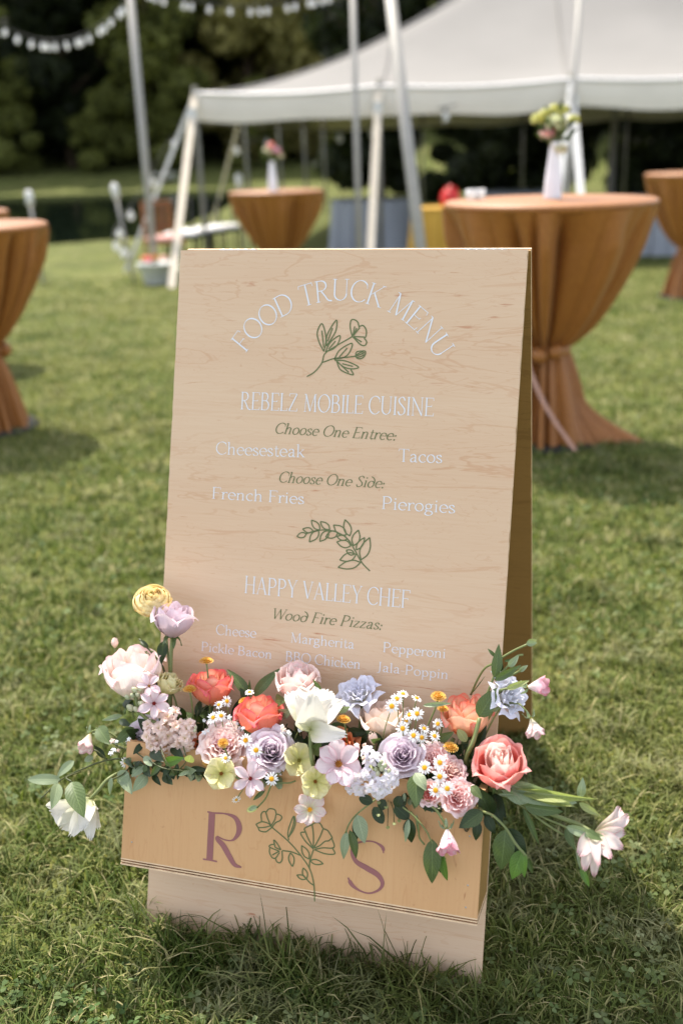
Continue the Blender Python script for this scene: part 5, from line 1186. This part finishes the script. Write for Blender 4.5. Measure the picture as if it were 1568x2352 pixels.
stock(z6, [(930, 1000, 76), (985, 955, 55), (885, 960, 55), (800, 1050, 66), (870, 1075, 66), (935, 1130, 84), (1010, 1170, 66), (860, 1160, 74), (790, 1135, 60), (985, 1060, 55), (960, 1235, 50), (880, 1230, 50), (820, 1200, 55)],
      P_stockp, 'peach stock with ruffled florets at the left of the box', [(705, 812, 26), (690, 850, 20), (742, 806, 22), (725, 845, 20), (765, 915, 32), (675, 935, 30), (655, 862, 22), (715, 945, 24), (745, 905, 22)], [(z6, 705, 830, .12), (z6, 735, 950, .12), (z6, 790, 1010, .115), (z6, 880, 1060, .11), (z6, 1000, 1220, .06)])
stock(z6, [(1065, 1080, 66), (1090, 1040, 50), (1020, 1040, 50), (1050, 1145, 60), (1045, 1215, 66), (1100, 1120, 46), (1085, 1200, 44)], P_stockp, 'smaller peach stock right of the large peach one', [(1120, 1090, 16), (1125, 1070, 14)], [(z6, 1060, 1100, .10), (z6, 1110, 1250, .06)], .095)
stock(z7, [(1000, 880, 66), (945, 845, 55), (1110, 880, 66), (1150, 905, 55), (1050, 960, 66), (985, 950, 60), (1095, 960, 60), (1150, 840, 50), (975, 760, 66), (960, 690, 60), (1010, 730, 55), (1040, 1000, 55), (1065, 905, 55)],
      P_stockl, 'lilac white stock cluster hanging over the box edge left of the lavender rose', [(1062, 815, 24), (1035, 850, 22), (1085, 850, 22), (1045, 790, 20), (1085, 795, 18), (1110, 835, 20), (1020, 820, 18), (1060, 770, 16)], [(z7, 1060, 800, .14), (z7, 1010, 860, .12), (z7, 970, 760, .09), (z7, 960, 900, .06)], .125)
stock(z7, [(880, 900, 60), (850, 950, 55), (905, 960, 55), (935, 985, 46), (900, 860, 46), (858, 880, 40)], P_stockl, 'small lilac stock cluster beside the large anemone', (), [(z7, 880, 900, .11), (z7, 900, 950, .07)], .115)

# ---- parrot tulips built petal by petal
def tulip(zf, base, petals, mat, label, stem, stemr=.0036, wb=.12, leaves=()):
    P = on_b(*zf(*base), wb); o = thing('parrot_tulip', P, label, 'tulip')
    for i, (tx, ty, wt, ratio, roll) in enumerate(petals): blade('petal', o, 'tulip', mat, zf, base, (tx, ty), wb + (.004 * (i % 3)), wt, ratio, roll, i)
    stem_obj(o, [P] + [on_b(*q[0](q[1], q[2]), q[3]) for q in stem], stemr); 
    return o
tulip(z7, (572, 548), [(425, 290, .09, .62, .35), (510, 262, .06, .66, .15), (600, 255, .05, .66, 0), (700, 280, .07, .64, -.2), (790, 350, .10, .56, -.35), (470, 320, .15, .5, .2), (600, 310, .17, .58, 0), (720, 350, .15, .5, -.2), (815, 580, .17, .40, .1)], P_white,
      'large creamy white parrot tulip in the middle of the arrangement', [(z7, 572, 640, .12), (z7, 582, 760, .13), (z7, 610, 850, .11), (z7, 620, 960, .06)])
tulip(zl, (620, 135), [(345, 200, .10, .42, -.3), (425, 330, .13, .5, -.2), (490, 385, .17, .44, 0), (560, 345, .18, .42, 0), (628, 410, .16, .36, .1), (685, 330, .14, .42, .3), (675, 200, .11, .42, .5)], P_white,
      'white parrot tulip hanging down at the lower left of the box', [(zl, 680, 70, .13), (zl, 750, -10, .12), (zl, 860, -60, .09), (zl, 960, -40, .06)], .0032, .13)
tulip(z8, (1180, 1490), [(1410, 1362, .10, .30, .3), (1350, 1310, .08, .30, .4), (1375, 1590, .16, .50, -.2), (1290, 1660, .18, .44, 0), (1075, 1640, .17, .60, .1), (1210, 1710, .19, .30, .1), (1110, 1740, .16, .34, .2), (1180, 1780, .14, .22, 0), (1390, 1480, .12, .36, 0)], P_whitep,
      'pinkish white parrot tulip reaching out low on the right', [(z8, 1080, 1430, .13), (z8, 900, 1360, .12), (z8, 720, 1290, .11), (z8, 480, 1190, .08), (z8, 360, 1150, .05)], .0034, .14)

# ---- greenery
def sprig(label, origin, stems, leaves, mat_stem=None, name='leafy_sprig', cat='greenery', sr=.0018):
    o = thing(name, W(*origin), label, cat)
    for pts in stems: stem_obj(o, [W(*q) for q in pts], sr, mat_stem or M_stemd)
    for i, (kind, mat, zf, b, t, wb, wt, ratio, roll) in enumerate(leaves): blade('leaf', o, kind, mat, zf, b, t, wb, wt, ratio, roll, i)
    return o
sprig('pair of glossy dark green leaves standing up behind the coral roses', (z7, 150, 330, .04), [[(z7, 150, 310, .035), (z7, 160, 400, .04), (z7, 170, 560, .05)]],
      [('leaf', L_mid, z7, (150, 318), (10, 148), .04, .035, .34, .3), ('leaf', L_mid, z7, (180, 318), (350, 140), .04, .035, .30, -.3), ('leaf', L_dark, z7, (160, 400), (90, 270), .045, .05, .45, .2), ('tip', L_mid, z7, (155, 330), (150, 200), .04, .04, .18, 0),
       ('leaf', L_dark, z7, (330, 540), (560, 660), .06, .08, .3, 0), ('leaf', L_dark, z7, (560, 640), (640, 560), .06, .08, .45, .4), ('leaf', L_dark, z7, (820, 560), (950, 565), .06, .06, .5, .2), ('leaf', L_mid, z7, (330, 345), (400, 350), .06, .09, .5, 0)])
sprig('grey green leaves around the pale pink rose and white tulip', (z7, 400, 450, .07), [[(z7, 478, 330, .04), (z7, 478, 450, .045), (z7, 485, 620, .05)]],
      [('leaf', L_sage, z7, (350, 440), (440, 410), .07, .09, .5, .4), ('leaf', L_mid, z7, (640, 280), (590, 205), .06, .075, .28, 0), ('leaf', L_sage, z7, (760, 420), (838, 390), .10, .11, .45, .3), ('leaf', L_mid, z7, (590, 720), (640, 630), .11, .13, .5, 0), ('leaf', L_dark, z7, (820, 400), (700, 380), .06, .06, .3, 0)], sr=.0034)
sprig('dark serrated leaf on a thin stem left of the lavender rose stem', (z6, 880, 640, .04), [[(z6, 735, 460, .035), (z6, 800, 530, .04), (z6, 870, 610, .045), (z6, 910, 690, .05), (z6, 930, 900, .05)]],
      [('leaf', L_dark, z6, (905, 475), (890, 620), .05, .06, .5, .2), ('lance', L_dark, z6, (800, 520), (740, 465), .04, .035, .35, 0), ('lance', L_dark, z6, (850, 590), (800, 560), .04, .04, .35, 0), ('lance', L_sage, z6, (840, 545), (750, 560), .04, .035, .2, 0), ('leaf', L_dark, z6, (880, 720), (905, 850), .05, .07, .5, 0)])
VL = [('leaf', L_sage, z6, (290, 1300), (180, 1405), .08, .09, .42, .4), ('round', L_sage, z6, (200, 1432), (-10, 1430), .09, .11, .34, .2), ('leaf', L_mid, z6, (700, 1070), (578, 1175), .09, .11, .5, 0), ('leaf', L_mid, z6, (455, 1068), (530, 1178), .07, .09, .6, .2),
      ('leaf', L_sage, z6, (620, 985), (490, 1018), .07, .08, .28, 0), ('round', L_sage, z6, (420, 1270), (365, 1300), .08, .09, .7, .3), ('leaf', L_dark, z6, (500, 1280), (430, 1200), .07, .07, .4, 0), ('leaf', L_sage, z6, (770, 1330), (690, 1405), .12, .13, .6, .2),
      ('round', L_sage, zb, (100, 80), (30, 130), .12, .12, .9, .2), ('leaf', L_sage, zb, (215, 90), (130, 190), .12, .14, .6, 0), ('leaf', L_sage, zb, (60, 80), (115, 205), .11, .13, .5, .3), ('leaf', L_sage, zb, (190, 30), (120, 90), .12, .12, .6, 0),
      ('leaf', L_dark, z6, (820, 1220), (900, 1300), .12, .14, .5, .2), ('leaf', L_bright, z6, (910, 1310), (1035, 1280), .14, .15, .42, .2), ('leaf', L_dark, zb, (320, 90), (375, 150), .13, .14, .6, 0), ('leaf', L_dark, zb, (250, 90), (300, 155), .12, .13, .4, 0), ('leaf', L_mid, zb, (420, 90), (480, 55), .13, .13, .5, 0),
      ('round', L_sage, z6, (770, 1270), (820, 1330), .13, .14, .5, 0), ('leaf', L_dark, z6, (1090, 1350), (1210, 1365), .13, .13, .3, 0), ('round', L_mid, z6, (1210, 1290), (1250, 1330), .13, .14, .6, 0), ('leaf', L_dark, z6, (640, 880), (700, 960), .06, .08, .5, 0), ('leaf', L_dark, z6, (600, 1020), (680, 1060), .06, .07, .4, 0),
      ('leaf', L_mid, zl, (495, 10), (575, 238), .16, .19, .50, .15), ('leaf', L_sage, zl, (400, 20), (360, 185), .14, .17, .48, -.3), ('leaf', L_sage, zl, (770, -20), (760, 90), .13, .13, .3, .3), ('leaf', L_dark, z6, (1000, 1320), (985, 1400), .14, .14, .4, 0), ('leaf', L_sage, z6, (1080, 1370), (1010, 1400), .14, .15, .4, 0)]
sprig('long trailing vine with grey green leaves reaching out to the left', (z6, 740, 1280, .07), [[(z6, 60, 1560, .12), (z6, 200, 1430, .09), (z6, 350, 1355, .08), (z6, 520, 1295, .08), (z6, 740, 1275, .08), (z6, 860, 1260, .06)], [(z6, 520, 1295, .08), (z6, 440, 1230, .08), (z6, 400, 1240, .08)],
      [(z6, 700, 1240, .09), (z6, 560, 1180, .08), (z6, 460, 1060, .07)], [(z6, 740, 1230, .09), (z6, 640, 1380, .12), (z6, 520, 1440, .13)], [(zl, 495, 10, .16), (zl, 460, -20, .15), (zl, 560, -60, .12)]], VL, sr=.0015)
sprig('tangle of thin twigs with small leaves over the left box corner', (z6, 900, 1250, .10), [[(z6, 880, 1200, .13), (z6, 920, 1300, .15), (z6, 980, 1390, .15)], [(z6, 780, 1280, .13), (z6, 900, 1350, .15), (z6, 1060, 1370, .14)], [(z6, 660, 1200, .10), (z6, 800, 1300, .13), (z6, 900, 1320, .14)], [(z6, 1040, 1200, .13), (z6, 1060, 1300, .14), (z6, 1000, 1370, .14)]],
      [('round', L_lime, z6, (1075, 1310), (1090, 1265), .14, .15, .8, 0), ('leaf', L_dark, z6, (950, 1330), (900, 1410), .14, .15, .4, 0), ('leaf', L_mid, z6, (890, 1310), (820, 1400), .14, .14, .35, 0), ('leaf', L_dark, z6, (760, 1180), (700, 1250), .11, .12, .5, 0), ('leaf', L_dark, z6, (960, 1200), (1040, 1290), .11, .13, .4, 0)], sr=.0011)
sprig('sprig with pale veined leaves hanging left of the letter S', (z7, 1010, 1030, .13), [[(z7, 1060, 980, .08), (z7, 1010, 1035, .125), (z7, 900, 1120, .135), (z7, 840, 1190, .14), (z7, 812, 1260, .14)]],
      [('leaf', L_sage, z7, (892, 1135), (940, 1315), .14, .145, .56, 0), ('leaf', L_dark, z7, (885, 1170), (890, 1295), .13, .13, .45, .2), ('leaf', L_sage, z7, (822, 1250), (800, 1425), .14, .14, .36, .2), ('leaf', L_mid, z7, (840, 1240), (882, 1420), .14, .135, .32, -.3)], M_stem, sr=.0014)
sprig('dark round leaves hanging over the middle of the box edge', (z7, 1010, 1020, .12), [[(z7, 1020, 990, .08), (z7, 1040, 1080, .13), (z7, 1060, 1150, .13)], [(z7, 1100, 1000, .1), (z7, 1105, 1100, .13), (z7, 1100, 1215, .13)], [(z7, 1110, 1010, .1), (z7, 1140, 1100, .13), (z7, 1145, 1190, .13)], [(z7, 1120, 1020, .1), (z7, 1165, 1090, .13), (z7, 1180, 1175, .13)]],
      [('round', L_dark, z7, (1000, 1045), (912, 1020), .13, .13, .7, 0), ('round', L_dark, z7, (1005, 1080), (1065, 1185), .13, .13, .62, 0), ('round', L_dark, z7, (1085, 1030), (1050, 1095), .13, .13, .8, .2), ('round', L_dark, z7, (1190, 1005), (1160, 1075), .13, .13, .8, 0), ('round', L_dark, z7, (1150, 1070), (1240, 1155), .13, .13, .7, 0)]
      + [('round', L_lime, z7, (a, b - 10), (a + 2, b + 12), .13, .135, .9, 0) for a, b in ((1102, 1220), (1145, 1195), (1180, 1175), (1090, 1080), (1040, 1050), (1035, 1135))], sr=.0007)
sprig('hanging stem with curled leaves between the letter S and the latch', (z7, 1190, 1080, .13), [[(z7, 1130, 1020, .09), (z7, 1210, 1085, .13), (z7, 1290, 1150, .14), (z7, 1370, 1250, .145), (z7, 1410, 1330, .145), (z7, 1500, 1440, .14)], [(z7, 1260, 1110, .135), (z7, 1310, 1190, .14), (z7, 1320, 1290, .135), (z7, 1355, 1340, .135)]],
      [('leaf', L_dark, z7, (1250, 1160), (1265, 1312), .135, .13, .56, .3), ('leaf', L_sage, z7, (1245, 1165), (1225, 1310), .135, .14, .28, 0), ('leaf', L_mid, z8, (65, 1525), (62, 1805), .145, .14, .42, 0), ('leaf', L_dark, z8, (125, 1610), (120, 1745), .14, .13, .36, 0), ('leaf', L_bright, z8, (120, 1610), (165, 1795), .14, .135, .34, .4), ('lance', L_sage, z7, (1300, 1130), (1315, 1270), .135, .13, .14, 0)], M_stem, sr=.0014)
sprig('bud on a long drooping stem left of the daisy above the box drawing', (z7, 330, 850, .13), [[(z7, 430, 880, .08), (z7, 340, 850, .13), (z7, 300, 930, .145), (z7, 262, 1020, .14), (z7, 205, 1085, .14)], [(z7, 470, 900, .12), (z7, 420, 915, .125), (z7, 330, 912, .13)]],
      [('round', L_lime, z7, (208, 1082), (138, 1105), .14, .14, .55, .3), ('round', L_sage, z7, (205, 1075), (150, 1100), .143, .143, .45, 0), ('lance', L_mid, z7, (260, 960), (175, 1035), .135, .135, .25, 0)], M_stem, sr=.0014)
sprig('large veined leaf and smaller leaves left of the spray roses', (z7, 1300, 850, .11), [[(z7, 1295, 830, .10), (z7, 1300, 950, .12), (z7, 1330, 1050, .1)]],
      [('leaf', L_mid, z7, (1300, 850), (1300, 1065), .13, .15, .60, .1), ('leaf', L_sage, z7, (1290, 845), (1360, 960), .135, .15, .6, -.3), ('leaf', L_dark, z7, (1310, 1050), (1470, 1110), .13, .14, .28, .2), ('lance', L_lime, z7, (1340, 1010), (1420, 1080), .14, .14, .2, 0)], sr=.0016)
sprig('leaves with green bud pods rising above the right side of the sign', (z8, 440, 560, .07), [[(z8, 300, 1050, .05), (z8, 350, 840, .06), (z8, 400, 640, .075), (z8, 460, 480, .08), (z8, 505, 360, .08), (z8, 530, 290, .08), (z8, 620, 230, .08), (z8, 722, 182, .08)], [(z8, 330, 530, .03), (z8, 380, 420, .05), (z8, 430, 345, .07), (z8, 500, 310, .08)], [(z8, 490, 420, .08), (z8, 560, 360, .08), (z8, 640, 270, .08), (z8, 690, 255, .08)], [(z8, 500, 430, .08), (z8, 600, 400, .085), (z8, 660, 370, .085), (z8, 700, 345, .085)],
      [(z8, 405, 640, .075), (z8, 440, 560, .09), (z8, 520, 505, .10), (z8, 620, 480, .10)], [(z8, 340, 900, .06), (z8, 420, 700, .07), (z8, 520, 430, .07)]],
      [('lance', L_lime, z8, (722, 186), (782, 150), .08, .08, .75, 0), ('lance', L_sage, z8, (712, 176), (785, 172), .083, .083, .6, .3), ('leaf', L_mid, z8, (492, 415), (520, 200), .085, .08, .34, .2), ('leaf', L_mid, z8, (500, 270), (450, 218), .08, .08, .35, 0), ('leaf', L_mid, z8, (492, 430), (660, 335), .09, .09, .28, .2),
       ('lance', L_sage, z8, (590, 340), (660, 258), .085, .085, .45, 0), ('lance', L_sage, z8, (660, 370), (722, 328), .085, .085, .45, 0), ('lance', L_lime, z8, (575, 490), (735, 432), .11, .11, .26, 0), ('leaf', L_mid, z8, (385, 685), (500, 500), .10, .10, .55, -.1), ('lance', L_mid, z8, (560, 300), (640, 285), .08, .08, .25, 0),
       ('lance', L_dark, z8, (530, 400), (545, 290), .07, .07, .3, 0), ('lance', L_dark, z8, (560, 400), (600, 420), .07, .07, .4, 0), ('lance', L_sage, z8, (470, 640), (640, 590), .07, .08, .2, 0), ('round', L_lime, z8, (300, 855), (245, 775), .09, .09, .6, 0), ('lance', L_mid, z8, (340, 520), (430, 400), .05, .04, .05, 0)], M_stem, sr=.0019)
sprig('thick stems and dark leaves between the coral roses at right', (z8, 330, 950, .06), [[(z8, 390, 690, .09), (z8, 345, 860, .10), (z8, 300, 960, .09), (z8, 290, 1080, .06)], [(z8, 210, 830, .06), (z8, 170, 930, .06), (z8, 160, 1000, .06)], [(z8, 340, 980, .06), (z8, 300, 1080, .05)]],
      [('leaf', L_mid, z8, (100, 840), (205, 790), .08, .09, .45, .3), ('leaf', L_dark, z8, (320, 970), (400, 870), .08, .09, .6, 0), ('leaf', L_dark, z8, (350, 960), (430, 760), .06, .07, .3, 0), ('leaf', L_dark, z8, (240, 870), (200, 960), .06, .07, .4, 0), ('lance', L_sage, z8, (0, 605), (200, 590), .10, .09, .16, 0), ('leaf', L_dark, z8, (280, 1020), (270, 940), .06, .07, .4, 0)], M_stem, sr=.0036)
RL = [('tulip', L_sage, z8, (540, 1180), (890, 1170), .11, .11, .34, .9), ('wavy', L_sage, z8, (600, 1150), (1060, 1275), .12, .12, .30, .3), ('wavy', L_lime, z8, (620, 1180), (1215, 1250), .12, .13, .12, .2), ('wavy', L_lime, z8, (700, 1225), (1060, 1310), .12, .13, .22, -.3)]
sprig('long wavy tulip leaves reaching right from under the salmon rose', (z8, 500, 1170, .09), [[(z8, 480, 1180, .09), (z8, 700, 1200, .11), (z8, 900, 1240, .11)]], RL, M_stem, sr=.002)
sprig('slender branching stems with eucalyptus like leaves low at the right', (z8, 600, 1240, .09), [[(z8, 480, 1170, .08), (z8, 600, 1240, .10), (z8, 720, 1320, .11), (z8, 860, 1390, .12), (z8, 995, 1450, .12), (z8, 1080, 1512, .13), (z8, 1190, 1490, .14)], [(z8, 700, 1305, .11), (z8, 830, 1410, .12), (z8, 970, 1500, .12)], [(z8, 990, 1460, .12), (z8, 1050, 1590, .12), (z8, 1080, 1690, .12), (z8, 1110, 1780, .12)]],
      [('leaf', L_mid, z8, (700, 1298), (945, 1335), .12, .13, .36, .2), ('leaf', L_lime, z8, (1075, 1275), (1208, 1358), .12, .12, .34, .2), ('leaf', L_sage, z8, (1080, 1245), (1098, 1112), .12, .12, .44, .2), ('leaf', L_sage, z8, (985, 1440), (1230, 1500), .14, .16, .26, .3), ('leaf', L_mid, z8, (985, 1450), (1042, 1590), .12, .13, .40, .2), ('lance', L_mid, z8, (690, 1310), (800, 1565), .11, .11, .16, 0),
       ('lance', L_bright, z8, (1085, 1720), (1145, 1855), .12, .12, .32, 0), ('leaf', L_mid, z8, (1120, 1470), (1225, 1530), .16, .17, .5, 0), ('lance', L_sage, z8, (1055, 1590), (1085, 1740), .12, .12, .14, 0)], M_stem, sr=.0017)
sprig('branch of broad dark rose leaves hanging at the right box corner', (z8, 420, 1320, .12), [[(z8, 330, 1250, .09), (z8, 410, 1332, .13), (z8, 480, 1362, .14), (z8, 570, 1450, .14), (z8, 640, 1560, .14), (z8, 725, 1660, .14)]],
      [('leaf', L_dark, z8, (412, 1335), (262, 1440), .14, .15, .62, .1), ('leaf', L_dark, z8, (470, 1370), (380, 1180), .10, .12, .52, .2), ('leaf', L_dark, z8, (430, 1360), (490, 1480), .12, .12, .55, 0), ('leaf', L_dark, z8, (380, 1400), (365, 1525), .13, .13, .52, 0), ('leaf', L_mid, z8, (570, 1455), (540, 1712), .13, .12, .52, 0), ('leaf', L_dark, z8, (580, 1450), (700, 1640), .12, .12, .55, 0),
       ('leaf', L_bright, z8, (690, 1600), (620, 1785), .13, .13, .55, .1), ('leaf', L_bright, z8, (700, 1620), (700, 1775), .14, .14, .40, .5), ('leaf', L_mid, z8, (725, 1655), (752, 1755), .13, .13, .4, .4), ('leaf', L_dark, z8, (490, 1210), (530, 1420), .08, .10, .5, 0), ('leaf', L_dark, z8, (440, 1180), (560, 1360), .07, .09, .5, 0), ('leaf', L_dark, z8, (360, 1190), (260, 1250), .11, .12, .5, 0), ('leaf', L_mid, z8, (330, 1160), (400, 1240), .12, .13, .6, 0), ('lance', L_sage, z8, (520, 1220), (660, 1222), .11, .12, .14, 0)], M_stem, sr=.0022)
rg2 = random.Random(77)
for (lb, pts) in (('mixed leaves draping over the left part of the box rim', [(650, 1300), (690, 1330), (735, 1318), (780, 1345), (830, 1340), (870, 1362), (915, 1350), (960, 1375), (1005, 1362), (1050, 1378), (1095, 1372), (1140, 1380), (1185, 1378)]),
                  ('mixed leaves draping over the rim between lemon flower and daisy', [(1400, 1400), (1440, 1395), (1475, 1410), (1520, 1405), (1590, 1420), (1640, 1415), (1690, 1430)]),
                  ('mixed leaves draping over the rim right of the lilac stock', [(2560, 1540), (2610, 1570), (2650, 1575), (2700, 1600), (2750, 1610), (2800, 1625)])):
    o = thing('leafy_sprig', W(z6, pts[0][0], pts[0][1], .11), lb, 'greenery')
    stem_obj(o, [W(z6, x, y - 12, .108 + .01 * (k % 2)) for k, (x, y) in enumerate(pts)], .0012, M_stemd)
    for k, (x, y) in enumerate(pts):
        for q in range(2):
            a = rg2.uniform(-2.6, .3) if q else rg2.uniform(-1.9, -1.0); l = rg2.uniform(50, 85)
            blade('leaf', o, rg2.choice(['leaf', 'leaf', 'round']), rg2.choice([L_dark, L_mid, L_sage, L_dark]), z6, (x, y - 18), (x + l * math.cos(a), y - 18 - l * math.sin(a)), .112 + .012 * q, .128 + rg2.uniform(-.008, .012), rg2.uniform(.4, .6), rg2.uniform(-.6, .6), k)
# tiny filler flowers on thin twigs
for i, (x, y, lb) in enumerate([(610, 1200, 'airy sprig of tiny white blossoms left of the peach stock'), (1180, 1080, 'airy sprig of tiny white blossoms above the pink garden rose'), (1420, 1060, 'airy sprig of tiny white blossoms under the left coral roses'), (1790, 1120, 'airy sprig of tiny white blossoms right of the left lavender rose'), (2230, 1250, 'airy sprig of tiny white blossoms above the right lavender rose'), (2780, 1350, 'airy sprig of tiny white blossoms beside the spray roses')]):
    P0 = W(z6, x, y + 90, .07); o = thing('filler_sprig', P0, lb, 'filler flower')
    for k in range(7):
        tip = W(z6, x + rg2.uniform(-75, 75), y + rg2.uniform(-60, 50), .10 + rg2.uniform(-.015, .03)); stem_obj(o, [P0, P0.lerp(tip, .5) + Vector((0, 0, .006)), tip], .0006, M_stem)
        sc_ = rg2.uniform(.0035, .0058); d, Rm = faceM(tip, (rg2.uniform(-.6, .6), rg2.uniform(-.2, .8), .6), rg2.uniform(0, 6))
        put('blossom', floret_mesh(k % 4), (P_daisy, P_stockp, P_daisy)[k % 3], o, Matrix.Translation(tip - P0) @ Rm @ Matrix.Scale(sc_, 4))
# dark filling greenery inside the box
fill_labels = ['low dark greenery filling the left end of the box', 'low dark greenery under the pink garden rose', 'low dark greenery under the left lavender rose', 'low dark greenery under the orange rose and anemone', 'low dark greenery under the lilac stock', 'low dark greenery under the spray roses', 'low dark greenery filling the right end of the box']
rgf = random.Random(21)
for i, lb in enumerate(fill_labels):
    u = -.25 + i * .5 / 6; o = thing('low_greenery', bpt(u, .335, .055), lb, 'greenery')
    for k in range(9):
        a = bpt(u + rgf.uniform(-.04, .04), .335, rgf.uniform(.03, .09)); b = bpt(u + rgf.uniform(-.055, .055), rgf.uniform(.36, .425), rgf.uniform(.02, .10)); stem_obj(o, [a, a.lerp(b, .5) + Vector((0, -.004, 0)), b], .0012, M_stemd)
        for q in range(3):
            B = a.lerp(b, rgf.uniform(.35, 1)); T = B + (BX * rgf.uniform(-1, 1) + BV * rgf.uniform(-.5, .6) + BO * rgf.uniform(-.3, .4)).normalized() * rgf.uniform(.026, .052)
            put('leaf', leaf_mesh('leaf', k % 3), (L_dark, L_dark, L_mid)[q], o, MX(B, T, (CAM - B).normalized() + Vector((rgf.uniform(-.6, .6), 0, rgf.uniform(-.3, .6))), rgf.uniform(.4, .6), 0, o.location))
